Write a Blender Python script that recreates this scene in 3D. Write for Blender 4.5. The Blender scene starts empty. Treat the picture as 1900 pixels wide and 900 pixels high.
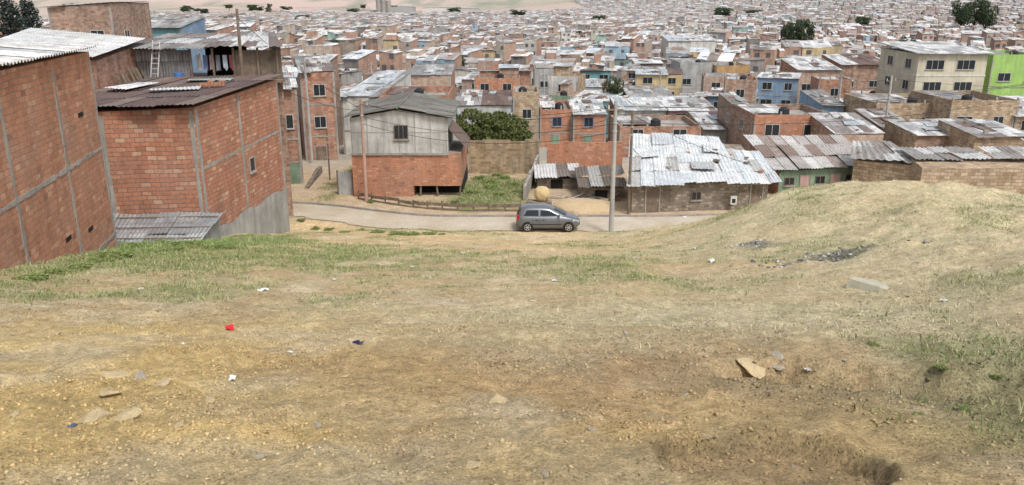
import bpy, math, random, bmesh
import numpy as np
from mathutils import Vector, Matrix
rnd = random.Random(11)
NR = np.random.RandomState(5)
sc = bpy.context.scene
COL = sc.collection
F = 1500.0
TH = math.atan(460/1500)
CT, ST = math.cos(TH), math.sin(TH)

def ray(px, py):
    yc = (450-py)/F
    return ((px-950)/F, CT+ST*yc, -ST+CT*yc)
def atY(px, py, Y):
    d = ray(px, py); t = Y/d[1]
    return Vector((d[0]*t, Y, d[2]*t))

# ------------------------------------------------------------ noise / terrain
def _h(ix, iy, s):
    n = (ix.astype(np.int64)*374761393 + iy.astype(np.int64)*668265263 + s*1442695041) & 0x7fffffff
    n = ((n ^ (n >> 13))*1274126177) & 0x7fffffff
    n = n ^ (n >> 16)
    return (n & 0xffff)/65535.0
def vn(x, y, s=0):
    x = np.asarray(x, float); y = np.asarray(y, float)
    ix = np.floor(x); iy = np.floor(y)
    fx = x-ix; fy = y-iy
    fx = fx*fx*(3-2*fx); fy = fy*fy*(3-2*fy)
    a = _h(ix, iy, s); b = _h(ix+1, iy, s); c = _h(ix, iy+1, s); d = _h(ix+1, iy+1, s)
    return (a*(1-fx)+b*fx)*(1-fy)+(c*(1-fx)+d*fx)*fy
def fbm(x, y, s=0, o=4):
    t = 0; a = .5; n = 0
    for i in range(o):
        t = t+a*vn(x*2**i, y*2**i, s+i*17); n += a; a *= .5
    return t/n-.5
def sst(a, b, x):
    t = np.clip((x-a)/(b-a), 0, 1)
    return t*t*(3-2*t)
def g2(x, y, cx, cy, rx, ry):
    return np.exp(-((x-cx)/rx)**2-((y-cy)/ry)**2)
def road_y(x):
    x = np.asarray(x, float)
    return 49.6+3.6*sst(-4, -16, x)+.9*sst(8, 22, x)
def hollow(x, y):
    return 1-((x-1.6)/.72)**2-((y-4.35)/.62)**2+.16*fbm(x*3, y*3, 37)
def T(x, y):
    x = np.asarray(x, float); y = np.asarray(y, float)
    yr = road_y(x)
    hill = -1.6-.262*y
    hill = hill+(.25+.22*sst(2, 7, x))*g2(x*0, y, 0, 42.5, 1, 3.6)
    w = sst(4.0, 15.0, x)*(1-.30*sst(17, 25, x))
    hill = hill+2.5*w*np.exp(-((y-33)/8.5)**2)
    hill = hill+.9*sst(4, 14, x)*np.exp(-((y-17)/7)**2)
    hill = hill+.5*fbm(x*.16, y*.16, 3)*sst(3, 12, y)+.22*fbm(x*.7, y*.7, 9)+(.7*fbm(x*.42, y*.42, 14)+.6*np.abs(fbm(x*.55, y*.9, 19))+.22*fbm(x*1.5, y*1.5, 15))*sst(4, 11, x)*sst(8, 14, y)
    hill = hill+.20*fbm(x*2.4, y*2.4, 21)*np.exp(-np.clip(y-6, 0, 99)/25)+.065*fbm(x*8, y*8, 23)*np.exp(-np.clip(y, 0, 99)/16)
    bank = 1-((x-4.3)/2.5)**2-((y-6.7+.3*(x-4.3))/1.0)**2+.6*fbm(x*2, y*2, 31)
    hill = hill-.45*sst(.0, .25, bank)
    hill = hill-.14*sst(-.05, .15, hollow(x, y))
    flat = sst(0, 1, (yr-2.2-y)/2.6)
    yp = [0, 58, 75, 100, 150, 300, 600, 1500, 2300, 3200, 4500, 7000]
    zp = [-14, -14, -15, -18, -20.5, -24.5, -29, -38, -30, 60, 230, 500]
    pl = np.interp(y, yp, zp)
    pl = pl+sst(0, 500, x-30+.05*y)*sst(450, 1900, y)*36
    pl = pl+5*sst(-18, -60, x)*sst(50, 90, y)*(1-sst(200, 600, y))
    pl = pl+60*fbm(x*.0009, y*.0009, 77)*sst(1900, 3500, y)
    return hill*flat+pl*(1-flat)
def Tz(x, y): return float(T(x, y))
def hit(px, py):
    d = ray(px, py)
    y = 1.5*1.006**np.arange(900)
    x = d[0]/d[1]*y; z = d[2]/d[1]*y
    k = int(np.argmax(z < T(x, y)))
    return Vector((x[k], y[k], Tz(x[k], y[k])))

# ------------------------------------------------------------ materials
def newmat(name):
    m = bpy.data.materials.new(name); m.use_nodes = True
    nt = m.node_tree; b = nt.nodes['Principled BSDF']
    b.inputs['Specular IOR Level'].default_value = .25
    return m, nt, b
def N(nt, t, **kw):
    n = nt.nodes.new(t)
    for k, v in kw.items(): setattr(n, k, v)
    return n
def ramp(nt, fac, stops):
    if len(stops) == 2 and isinstance(stops[0][1], (int, float)):
        r = N(nt, 'ShaderNodeMapRange'); r.clamp = True
        for i, v in ((1, stops[0][0]), (2, stops[1][0]), (3, stops[0][1]), (4, stops[1][1])): r.inputs[i].default_value = v
        nt.links.new(fac, r.inputs[0]); return r.outputs[0]
    r = N(nt, 'ShaderNodeValToRGB')
    e = r.color_ramp.elements
    while len(e) < len(stops): e.new(.5)
    for i, (p, c) in enumerate(stops):
        e[i].position = p; e[i].color = (c[0], c[1], c[2], 1) if not isinstance(c, (int, float)) else (c, c, c, 1)
    nt.links.new(fac, r.inputs[0]); return r.outputs[0]
def mix(nt, fac, a, b, mode='MIX'):
    n = N(nt, 'ShaderNodeMix', data_type='RGBA', blend_type=mode)
    for i, v in ((0, fac), (6, a), (7, b)):
        s = n.inputs[i]
        if isinstance(v, (int, float)): s.default_value = v if i == 0 else (v, v, v, 1)
        elif isinstance(v, tuple): s.default_value = (v[0], v[1], v[2], 1)
        else: nt.links.new(v, s)
    return n.outputs[2]
def noise(nt, vec, scale, detail=4, rough=.6):
    n = N(nt, 'ShaderNodeTexNoise'); n.inputs['Scale'].default_value = scale
    n.inputs['Detail'].default_value = detail; n.inputs['Roughness'].default_value = rough
    if vec is not None: nt.links.new(vec, n.inputs['Vector'])
    return n.outputs['Fac']
def mapping(nt, vec, scale):
    m = N(nt, 'ShaderNodeMapping'); m.inputs['Scale'].default_value = scale
    nt.links.new(vec, m.inputs['Vector']); return m.outputs[0]
def bump(nt, b, h, st, dist=.02):
    n = N(nt, 'ShaderNodeBump'); n.inputs['Strength'].default_value = st; n.inputs['Distance'].default_value = dist
    nt.links.new(h, n.inputs['Height']); nt.links.new(n.outputs[0], b.inputs['Normal'])
def uvpos(nt):
    uv = N(nt, 'ShaderNodeUVMap'); uv.uv_map = 'UVMap'
    oi = N(nt, 'ShaderNodeObjectInfo')
    mm = N(nt, 'ShaderNodeMath', operation='MULTIPLY'); mm.inputs[1].default_value = 53.0
    nt.links.new(oi.outputs['Random'], mm.inputs[0])
    fl = N(nt, 'ShaderNodeMath', operation='FLOOR'); nt.links.new(mm.outputs[0], fl.inputs[0])
    ad = N(nt, 'ShaderNodeVectorMath', operation='ADD')
    nt.links.new(uv.outputs[0], ad.inputs[0]); nt.links.new(fl.outputs[0], ad.inputs[1])
    return ad.outputs[0]

def brick_mat(name, stops, mortar, bw, bh, ms=.014, stain=.5, streak=.62):
    m, nt, b = newmat(name)
    v = uvpos(nt)
    wob = N(nt, 'ShaderNodeTexNoise'); wob.inputs['Scale'].default_value = .7; wob.inputs['Detail'].default_value = 3
    nt.links.new(v, wob.inputs['Vector'])
    sc_ = N(nt, 'ShaderNodeVectorMath', operation='SCALE'); sc_.inputs['Scale'].default_value = .15
    nt.links.new(wob.outputs['Color'], sc_.inputs[0])
    ad = N(nt, 'ShaderNodeVectorMath', operation='ADD')
    nt.links.new(v, ad.inputs[0]); nt.links.new(sc_.outputs[0], ad.inputs[1])
    br = N(nt, 'ShaderNodeTexBrick')
    br.inputs['Color1'].default_value = (0, 0, 0, 1); br.inputs['Color2'].default_value = (1, 1, 1, 1)
    br.inputs['Mortar'].default_value = (.5, .5, .5, 1)
    br.inputs['Scale'].default_value = 1; br.inputs['Mortar Size'].default_value = ms
    br.inputs['Mortar Smooth'].default_value = .3
    br.inputs['Brick Width'].default_value = bw; br.inputs['Row Height'].default_value = bh
    nt.links.new(ad.outputs[0], br.inputs['Vector'])
    c = ramp(nt, br.outputs['Color'], stops)
    mn = noise(nt, v, 3, 3)
    mort = mix(nt, mn, tuple(x*.6 for x in mortar), tuple(x*1.3 for x in mortar))
    c = mix(nt, br.outputs['Fac'], c, mort)
    n1 = noise(nt, v, .45, 6, .7)
    c = mix(nt, ramp(nt, n1, [(.45, 0), (.78, stain)]), c, tuple(x*.75+.07 for x in mortar))
    n2 = noise(nt, mapping(nt, v, (1.6, .22, 1)), 1.0, 6, .7)
    c = mix(nt, 1.0, c, ramp(nt, n2, [(.3, streak), (.6, 1.05)]), 'MULTIPLY')
    n3 = noise(nt, v, 9, 4, .7)
    c = mix(nt, 1.0, c, ramp(nt, n3, [(.3, .78), (.7, 1.14)]), 'MULTIPLY')
    nt.links.new(c, b.inputs['Base Color']); b.inputs['Roughness'].default_value = .95
    inv = N(nt, 'ShaderNodeMath', operation='SUBTRACT'); inv.inputs[0].default_value = 1
    nt.links.new(br.outputs['Fac'], inv.inputs[1])
    bump(nt, b, inv.outputs[0], .6, .02)
    return m
def plaster(name, col, dirt=.5, attr=False, sc_=.6, rough=.92):
    m, nt, b = newmat(name)
    v = uvpos(nt)
    if attr:
        a = N(nt, 'ShaderNodeAttribute'); a.attribute_name = 'Col'; base = a.outputs['Color']
    else: base = tuple(col)
    n1 = noise(nt, v, sc_, 6, .7)
    c = mix(nt, 1.0, base, ramp(nt, n1, [(.3, 1-dirt), (.62, 1.03)]), 'MULTIPLY')
    n2 = noise(nt, mapping(nt, v, (2.2, .2, 1)), 1.0, 6, .7)
    c = mix(nt, 1.0, c, ramp(nt, n2, [(.3, 1-dirt*.9), (.6, 1.03)]), 'MULTIPLY')
    nt.links.new(c, b.inputs['Base Color']); b.inputs['Roughness'].default_value = rough
    bump(nt, b, noise(nt, v, 14, 4), .3, .01)
    return m
def sheet_mat(name, stops, rust=.5, sw=.85, sh=2.2, rib=True):
    m, nt, b = newmat(name)
    v = uvpos(nt)
    br = N(nt, 'ShaderNodeTexBrick')
    br.inputs['Color1'].default_value = (0, 0, 0, 1); br.inputs['Color2'].default_value = (1, 1, 1, 1)
    br.inputs['Mortar'].default_value = (.05, .05, .05, 1)
    br.inputs['Scale'].default_value = 1; br.inputs['Mortar Size'].default_value = .02
    br.inputs['Brick Width'].default_value = sw; br.inputs['Row Height'].default_value = sh
    nt.links.new(v, br.inputs['Vector'])
    c = ramp(nt, br.outputs['Color'], stops)
    c = mix(nt, br.outputs['Fac'], c, (.10, .09, .08))
    nr = noise(nt, mapping(nt, v, (1.2, .5, 1)), .9, 6, .72)
    c = mix(nt, ramp(nt, nr, [(.5, 0), (.66, rust)]), c, (.2, .12, .085))
    nd = noise(nt, v, 2.2, 5, .7)
    c = mix(nt, 1.0, c, ramp(nt, nd, [(.3, .55), (.65, 1.02)]), 'MULTIPLY')
    if rib:
        w = N(nt, 'ShaderNodeTexWave', wave_type='BANDS', bands_direction='X')
        w.inputs['Scale'].default_value = 1.6
        nt.links.new(v, w.inputs['Vector'])
        c = mix(nt, 1.0, c, ramp(nt, w.outputs['Fac'], [(0, .82), (.5, 1.0)]), 'MULTIPLY')
        bump(nt, b, w.outputs['Fac'], .6, .04)
    nt.links.new(c, b.inputs['Base Color']); b.inputs['Roughness'].default_value = .6
    return m
def attr_sheet(name):
    m, nt, b = newmat(name)
    v = uvpos(nt)
    a = N(nt, 'ShaderNodeAttribute'); a.attribute_name = 'Col'
    nr = noise(nt, mapping(nt, v, (1.6, .5, 1)), 1.1, 7, .75)
    c = mix(nt, ramp(nt, nr, [(.5, 0), (.68, .6)]), a.outputs['Color'], (.22, .135, .095))
    nd = noise(nt, v, 3.5, 6, .75)
    c = mix(nt, 1.0, c, ramp(nt, nd, [(.3, .5), (.62, 1.02)]), 'MULTIPLY')
    ng = noise(nt, v, .7, 5, .7)
    c = mix(nt, 1.0, c, ramp(nt, ng, [(.35, .68), (.55, 1.0)]), 'MULTIPLY')
    nt.links.new(c, b.inputs['Base Color']); b.inputs['Roughness'].default_value = .55
    return m
def flat(name, col, rough=.7, metal=0, n=.25, coat=0):
    m, nt, b = newmat(name)
    g = N(nt, 'ShaderNodeTexCoord')
    nn = noise(nt, g.outputs['Object'], 3, 4)
    c = mix(nt, 1.0, tuple(col), ramp(nt, nn, [(.3, 1-n), (.7, 1+n*.3)]), 'MULTIPLY')
    nt.links.new(c, b.inputs['Base Color']); b.inputs['Roughness'].default_value = rough
    b.inputs['Metallic'].default_value = metal
    if coat: b.inputs['Coat Weight'].default_value = coat
    return m

M = {}
M['brickA'] = brick_mat('orange_block_wall', [(0, (.30, .14, .09)), (.05, (.43, .19, .11)), (.45, (.48, .215, .125)), (.85, (.515, .24, .145)), (1, (.59, .32, .21))], (.30, .23, .18), .36, .175, .014, .5, .72)
M['brickB'] = brick_mat('red_block_wall', [(0, (.38, .165, .10)), (.2, (.44, .19, .115)), (.7, (.49, .215, .13)), (.88, (.52, .265, .17)), (1, (.56, .37, .25))], (.23, .175, .14), .44, .215, .02, .42, .72)
M['brick1'] = brick_mat('red_brick_wall', [(0, (.30, .145, .09)), (.5, (.44, .215, .14)), (1, (.51, .29, .19))], (.32, .26, .22), .4, .2, .015, .5)
M['brick2'] = brick_mat('brown_brick_wall', [(0, (.26, .155, .11)), (.5, (.38, .24, .17)), (1, (.47, .325, .24))], (.33, .28, .24), .4, .2, .015, .5)
M['brick3'] = brick_mat('ochre_block_wall', [(0, (.32, .22, .14)), (.5, (.47, .345, .225)), (1, (.57, .45, .32))], (.28, .23, .18), .45, .22, .02, .4)
M['brick4'] = brick_mat('pale_brick_wall', [(0, (.36, .23, .175)), (.5, (.48, .325, .24)), (1, (.54, .41, .32))], (.38, .34, .3), .4, .2, .015, .5)
M['stone'] = brick_mat('rough_stone_wall', [(0, (.15, .125, .095)), (.5, (.28, .235, .18)), (1, (.41, .345, .27))], (.24, .2, .16), .33, .19, .03, .6)
M['yardw'] = brick_mat('stained_block_wall', [(0, (.24, .17, .10)), (.5, (.36, .26, .16)), (1, (.44, .33, .21))], (.34, .27, .18), .42, .22, .02, .9, .5)
M['concrete'] = plaster('concrete', (.38, .355, .32), .4)
M['render'] = plaster('cement_render', (.38, .37, .34), .35)
M['whitepaint'] = plaster('dirty_white_paint', (.66, .64, .59), .4)
M['panel'] = plaster('grey_white_panel', (.54, .535, .505), .42)
M['cream'] = plaster('cream_paint', (.58, .53, .41), .25)
M['lime'] = plaster('lime_green_paint', (.32, .50, .15), .25)
M['greenp'] = plaster('sage_green_paint', (.22, .31, .22), .4)
M['bluep'] = plaster('blue_paint', (.24, .34, .46), .35)
M['orangep'] = plaster('orange_paint', (.52, .33, .16), .35)
M['pinkp'] = plaster('pink_paint', (.55, .36, .33), .3)
M['ochrep'] = plaster('ochre_plaster', (.60, .46, .25), .3)
M['tealp'] = plaster('teal_paint', (.18, .34, .35), .35)
M['greyp'] = plaster('grey_paint', (.42, .42, .41), .4)
M['attrwall'] = plaster('town_wall', None, .4, attr=True)
M['attrroof'] = plaster('town_roof', None, .45, attr=True, sc_=.35)
W = (.78, .78, .77)
M['sheetW'] = sheet_mat('white_zinc_sheet', [(0, (.34, .35, .35)), (.28, (.54, .55, .55)), (.6, W), (1, (.84, .85, .85))], .42)
M['sheetG'] = sheet_mat('grey_fibre_cement_sheet', [(0, (.22, .215, .21)), (.5, (.34, .335, .33)), (1, (.54, .54, .53))], .35)
M['sheetD'] = sheet_mat('dark_rusted_sheet', [(0, (.12, .08, .07)), (.5, (.18, .12, .10)), (.9, (.25, .18, .15)), (1, (.45, .43, .42))], .7)
M['sheetM'] = sheet_mat('patched_metal_sheet', [(0, (.2, .155, .135)), (.35, (.36, .34, .33)), (.65, (.58, .58, .57)), (1, W)], .55)
M['sheetB'] = sheet_mat('bluish_zinc_sheet', [(0, (.42, .46, .49)), (.5, (.56, .61, .64)), (1, (.72, .76, .78))], .3)
M['asb'] = sheet_mat('mossy_fibre_cement_sheet', [(0, (.15, .15, .13)), (.5, (.19, .19, .165)), (1, (.23, .23, .2))], .15, .9, 1.9)
M['colsheet'] = attr_sheet('corrugated_sheet')
M['glass'] = flat('dark_window_glass', (.03, .035, .04), .15, 0, .3)
M['frame'] = flat('white_window_frame', (.5, .5, .48), .6)
M['frameb'] = flat('blue_window_frame', (.14, .2, .38), .6)
M['dark'] = flat('void_shade', (.02, .018, .016), .9)  # near-black painted for the shade in openings, porch and undercroft
M['wood'] = plaster('weathered_wood', (.24, .185, .14), .5, sc_=2)
M['poleC'] = plaster('pole_concrete', (.42, .41, .39), .25)
M['poleP'] = plaster('reddish_pole', (.46, .30, .24), .3)
M['cable'] = flat('black_cable', (.03, .03, .03), .7)
M['tank'] = flat('black_plastic_tank', (.03, .03, .035), .5)
M['tankb'] = flat('blue_plastic_drum', (.08, .18, .45), .5)
M['bark'] = flat('bark', (.10, .075, .055), .95)
M['metal'] = flat('grey_galvanised_metal', (.45, .45, .44), .5)
M['slabc'] = plaster('weathered_slab_concrete', (.50, .47, .36), .3, sc_=3)
M['batten'] = plaster('grey_batten', (.36, .35, .33), .3)

def leafmat(name, c1, c2):
    m, nt, b = newmat(name)
    g = N(nt, 'ShaderNodeNewGeometry')
    c = ramp(nt, g.outputs['Random Per Island'], [(0, c1), (1, c2)])
    nt.links.new(c, b.inputs['Base Color']); b.inputs['Roughness'].default_value = .8
    return m
M['leaf'] = leafmat('dark_green_leaves', (.025, .04, .02), (.075, .105, .05))
M['leafy'] = leafmat('olive_leaves', (.045, .065, .018), (.14, .16, .05))
M['leafd'] = leafmat('bluish_dark_leaves', (.02, .03, .028), (.06, .075, .065))
M['weed'] = leafmat('weed_leaves', (.10, .14, .035), (.24, .29, .10))

# ------------------------------------------------------------ mesh builder
class MB:
    def __init__(s): s.v = []; s.f = []; s.m = []; s.c = []; s.mats = []
    def mi(s, mat):
        if mat not in s.mats: s.mats.append(mat)
        return s.mats.index(mat)
    def face(s, pts, mat, col=None):
        i = len(s.v); s.v.extend([tuple(p) for p in pts]); s.f.append(tuple(range(i, i+len(pts))))
        s.m.append(s.mi(mat)); s.c.append(col)
    def grid(s, rows, mat, col=None, closed=False):
        i = len(s.v); n = len(rows[0])
        for r in rows: s.v.extend([tuple(p) for p in r])
        k = s.mi(mat)
        for a in range(len(rows)-1):
            for b in range(n if closed else n-1):
                b2 = (b+1) % n
                s.f.append((i+a*n+b, i+a*n+b2, i+(a+1)*n+b2, i+(a+1)*n+b)); s.m.append(k); s.c.append(col)
    def box(s, x0, x1, y0, y1, z0, z1, mat, col=None):
        p = [(x0, y0, z0), (x1, y0, z0), (x1, y1, z0), (x0, y1, z0), (x0, y0, z1), (x1, y0, z1), (x1, y1, z1), (x0, y1, z1)]
        for q in ((0, 1, 5, 4), (1, 2, 6, 5), (2, 3, 7, 6), (3, 0, 4, 7), (4, 5, 6, 7), (3, 2, 1, 0)):
            s.face([p[k] for k in q], mat, col)
    def beam(s, a, b, w, h, mat, up=(0, 0, 1), col=None):
        a = Vector(a); b = Vector(b); d = (b-a).normalized(); u = Vector(up)
        r = d.cross(u)
        if r.length < 1e-3: r = d.cross(Vector((0, 1, 0)))
        r.normalize(); u = r.cross(d)
        r = r*w/2; u = u*h/2
        A = [a-r-u, a+r-u, a+r+u, a-r+u]; B = [b-r-u, b+r-u, b+r+u, b-r+u]
        for k in range(4): s.face([A[k], A[(k+1) % 4], B[(k+1) % 4], B[k]], mat, col)
        s.face(A[::-1], mat, col); s.face(B, mat, col)
    def tube(s, pts, rad, mat, n=8, cap=True, col=None):
        pts = [Vector(p) for p in pts]; rows = []
        for i, p in enumerate(pts):
            d = (pts[min(i+1, len(pts)-1)]-pts[max(i-1, 0)]).normalized()
            r = d.cross(Vector((0, 1, 0)) if abs(d.y) < .9 else Vector((1, 0, 0))).normalized(); u = d.cross(r)
            rows.append([p+(r*math.cos(t*2*math.pi/n)+u*math.sin(t*2*math.pi/n))*rad[i] for t in range(n)])
        s.grid(rows, mat, col, closed=True)
        if cap: s.face(rows[-1], mat, col); s.face(rows[0][::-1], mat, col)
    def prism(s, cs, z0, zt, mats, top=None):
        n = len(cs)
        for k in range(n):
            a = cs[k]; b = cs[(k+1) % n]
            s.face([(a[0], a[1], z0), (b[0], b[1], z0), (b[0], b[1], zt[(k+1) % n]), (a[0], a[1], zt[k])], mats[k % len(mats)])
        if top: s.face([(cs[k][0], cs[k][1], zt[k]) for k in range(n)], top)
    def slab(s, ps, th, mat, col=None):
        ps = [Vector(p) for p in ps]; n = len(ps); dn = Vector((0, 0, th))
        s.face(ps, mat, col); s.face([p-dn for p in ps][::-1], mat, col)
        for k in range(n):
            a, b = ps[k], ps[(k+1) % n]; s.face([a-dn, b-dn, b, a], mat, col)
    def corr(s, P00, P10, P11, P01, nu, nv, mat, cols, amp=.035, pitch=.2, jit=.02):
        P00, P10, P11, P01 = map(Vector, (P00, P10, P11, P01))
        L = (P10-P00).length
        def P(u, v): return P00*(1-u)*(1-v)+P10*u*(1-v)+P11*u*v+P01*(1-u)*v
        for a in range(nu):
            for b in range(nv):
                u0 = a/nu; u1 = (a+1.04)/nu; v0 = b/nv; v1 = (b+1.05)/nv
                if b == nv-1: v1 = 1+rnd.uniform(-.015, .03)
                dz = rnd.uniform(0, jit)+(nv-b)*.012; sk = rnd.uniform(-.01, .01)
                k = max(6, int((u1-u0)*L/pitch*6)); rows = []
                tl = rnd.uniform(-jit, jit)
                for vv in (v0, (v0+v1)/2, v1):
                    row = []
                    for i in range(k+1):
                        uu = u0+(u1-u0)*i/k
                        p = P(uu+sk*(vv-v0), vv)
                        row.append(p+Vector((0, 0, dz+tl*i/k+amp*math.sin(uu*L/pitch*2*math.pi))))
                    rows.append(row)
                s.grid(rows, mat, rnd.choice(cols))
    def obj(s, name, parent=None, off=None, smooth=False, loc=None):
        me = bpy.data.meshes.new(name)
        v = s.v
        if off is not None: v = [(p[0]-off[0], p[1]-off[1], p[2]-off[2]) for p in v]
        me.from_pydata(v, [], s.f)
        for m in s.mats: me.materials.append(M[m] if isinstance(m, str) else m)
        me.polygons.foreach_set('material_index', s.m)
        uv = me.uv_layers.new(name='UVMap'); arr = []
        V = [Vector(p) for p in v]; Z = Vector((0, 0, 1))
        for p in s.f:
            n = Vector((0, 0, 0)); o = V[p[0]]
            for k in range(1, len(p)-1): n += (V[p[k]]-o).cross(V[p[k+1]]-o)
            if n.length < 1e-12: n = Vector((0, 0, 1))
            n.normalize(); t = Z.cross(n)
            if t.length < .02: t = Vector((1, 0, 0))
            t.normalize(); b = n.cross(t)
            for k in p: arr.extend((V[k].dot(t), V[k].dot(b)))
        uv.data.foreach_set('uv', arr)
        if any(c is not None for c in s.c):
            ca = me.color_attributes.new('Col', 'FLOAT_COLOR', 'CORNER'); arr = []
            for p, c in zip(s.f, s.c):
                c = c or (.5, .5, .5); arr.extend((c[0], c[1], c[2], 1)*len(p))
            ca.data.foreach_set('color', arr)
        if smooth: me.polygons.foreach_set('use_smooth', [True]*len(s.f))
        me.update()
        o = bpy.data.objects.new(name, me); COL.objects.link(o)
        if parent: o.parent = parent
        if loc is not None: o.location = loc
        return o
def tag(o, label, cat, group=None, kind=None):
    o['label'] = label; o['category'] = cat
    if group: o['group'] = group
    if kind: o['kind'] = kind
    return o
def empty(name, loc, rz=0):
    e = bpy.data.objects.new(name, None); e.empty_display_size = .5
    e.location = loc; e.rotation_euler = (0, 0, rz); COL.objects.link(e); return e

def fastmesh(name, verts, tris, cols, mat):
    me = bpy.data.meshes.new(name); nv = len(verts); nt_ = len(tris); k = tris.shape[1]
    me.vertices.add(nv); me.vertices.foreach_set('co', verts.astype(np.float32).ravel())
    me.loops.add(nt_*k); me.loops.foreach_set('vertex_index', tris.astype(np.int32).ravel())
    me.polygons.add(nt_)
    me.polygons.foreach_set('loop_start', np.arange(0, nt_*k, k, dtype=np.int32))
    me.update(calc_edges=True)
    if cols is not None:
        ca = me.color_attributes.new('Col', 'FLOAT_COLOR', 'POINT')
        c4 = np.ones((nv, 4), np.float32); c4[:, :3] = cols
        ca.data.foreach_set('color', c4.ravel())
    me.materials.append(mat)
    o = bpy.data.objects.new(name, me); COL.objects.link(o); return o

# ------------------------------------------------------------ GROUND
HB = hit(1530, 478); HC = hit(1392, 450)
def masks(x, y):
    n = fbm(x*.35, y*.35, 41)*1.3; n2 = fbm(x*1.3, y*1.3, 51)
    gr = np.zeros_like(x)
    for cx, cy, rx, ry, a in ((-15, 33, 7.5, 7, 1.7), (-12, 24, 9, 7, 1.2), (-20, 18, 9, 7, .95), (-4, 23, 8, 6, .7), (3, 20, 6, 4.5, .58), (6.5, 21, 4, 3, .7),
                              (-9, 45.5, 5, 2.6, 1.2), (-4.5, 44.5, 3.5, 1.8, 1.2), (-9, 15, 7, 3, .75), (-2, 15.5, 5, 1.8, .45), (13, 26, 8, 7, .42), (3.7, 5.2, 1.1, 1.5, 1.0), (5.2, 8.0, 1.8, 2, .9), (3, 32, 8, 8, .25), (13, 37, 8, 5, .5), (9, 13, 4, 3, .4),
                              (-1.8, 60, 3.0, 6, 2.0), (-13.5, 60, 1.4, 7, .5), (-13.6, 68, 1.2, 5, 1.0), (-7, 55, 3, .9, .7)):
        gr = np.maximum(gr, a*g2(x, y, cx, cy, rx, ry))
    gr = np.clip(gr+n*1.1+n2*.95-.25, 0, 1)*(gr > .03)
    st = np.clip(.8*sst(2, 9, x)*sst(7, 13, y)+.45*g2(x, y, -3, 13, 14, 5)+.3*sst(14, 20, y)+.95*g2(x, y, 2.9, 11.0, 2.8, 2.3)+.4*g2(x, y, 6, 7, 3, 4)+n*1.2+n2*1.0-.18, 0, 1)
    return gr, st, n, n2
def ground_col(x, y):
    gr, st, n, n2 = masks(x, y)
    X = lambda c: np.array(c)[None, :]
    m = lambda a, b, t: a*(1-t[:, None])+b*t[:, None]
    c = np.ones((len(x), 3))*X((.47, .355, .205))
    oc = np.clip(1.2*g2(x, y, -3.6, 6.4, 3.6, 3.0)+.8*g2(x, y, -6, 9, 4, 2)+.7*g2(x, y, 0, 5, 3, 1.5)+n*1.1+n2*.9, 0, 1)
    c = m(c, X((.62, .45, .205)), oc)
    rb = np.clip(1.0*g2(x, y, .1, 7.8, 2.6, 2.2)+.3*g2(x, y, .5, 5.2, 2.5, 1.2)+n2*.9-.22, 0, 1)
    c = m(c, X((.39, .26, .15)), rb)
    pale = np.clip(fbm(x*.9+3, y*.9, 88)*3.0+.05, 0, 1)
    c = m(c, X((.60, .51, .36)), pale*.7)
    gy = np.clip(fbm(x*.5+13, y*.7, 89)*3, 0, 1)*sst(8, 4, y)
    c = m(c, X((.42, .37, .275)), gy*.6)
    c = m(c, X((.51, .455, .295)), st*.85)
    oc2 = np.clip(fbm(x*.22+9, y*.3, 91)*3+.45*g2(x, y, 1, 38, 9, 9)+n2*.6, 0, 1)*sst(22, 32, y)*(1-.6*sst(7, 12, x))
    c = m(c, X((.57, .42, .24)), oc2*.8)
    bare = np.clip(fbm(x*.5+31, y*.8, 95)*4.5-.2, 0, 1)*sst(6, 10, x)*sst(10, 16, y)
    c = m(c, X((.56, .455, .295)), bare*.75)
    lump = np.clip(fbm(x*5, y*5, 97)*3.2, 0, 1)*sst(14, 8, y)
    c = m(c, X((.34, .25, .145)), lump*.3)
    c = m(c, X((.20, .215, .10)), np.clip(gr, 0, 1)*.78)
    blk = np.clip(1.5*g2(x, y, HB.x, HB.y, 1.5, .9)+1.3*g2(x, y, HC.x, HC.y, .8, 1.2)-.45+n2*1.8, 0, 1)*((g2(x, y, HB.x, HB.y, 2.2, 1.6)+g2(x, y, HC.x, HC.y, 1.4, 1.8)) > .2)
    c = m(c, X((.13, .125, .12)), blk*.8)
    dk = np.clip(1.4*g2(x, y, 4.1, 6.6, 2.3, 1.2)-.3+n2*1.2, 0, 1)*(x > 1.4)
    c = m(c, X((.18, .16, .095)), dk*.8)
    ho = hollow(x, y)
    c = m(c, X((.40, .29, .165)), sst(.02, .2, ho)*.85)
    c = m(c, X((.18, .145, .085)), np.clip(1-np.abs(ho-.06)*6, 0, 1)*.65*(y < 6))
    tf = sst(-2.4, -1.6, y-road_y(x)*1.0)
    tw = m(np.ones((len(x), 3))*X((.41, .32, .225)), X((.49, .37, .24)), np.clip(n+.5, 0, 1))
    tw = m(tw, X((.33, .30, .25)), sst(64, 80, y))
    tw = m(tw, X((.125, .165, .05)), np.clip(gr, 0, 1)*.92*(y < 80))
    hz = sst(1100, 2100, y)
    far = m(np.ones((len(x), 3))*X((.42, .325, .29)), X((.33, .29, .24)), np.clip(fbm(x*.004, y*.004, 61)*4+.4, 0, 1))
    far = m(far, X((.19, .21, .165)), np.clip(fbm(x*.014, y*.006, 63)*5-.3, 0, 1)*.8)
    tw = m(tw, far, hz)
    return m(c, tw, tf)
ny, nx = 950, 420
t = np.linspace(0, math.log(7000/1.6), ny)
ys = np.concatenate([[-30, -12, -5, -2, -.8], 1.6*np.exp(t)-1.6])
us = np.linspace(-1, 1, nx)
Yg = np.repeat(ys[:, None], nx, 1)
Wd = np.where(ys < 0, 30, np.maximum((ys+4)*1.2, 30*np.exp(-np.clip(ys, 0, 99)/3)))
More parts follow.
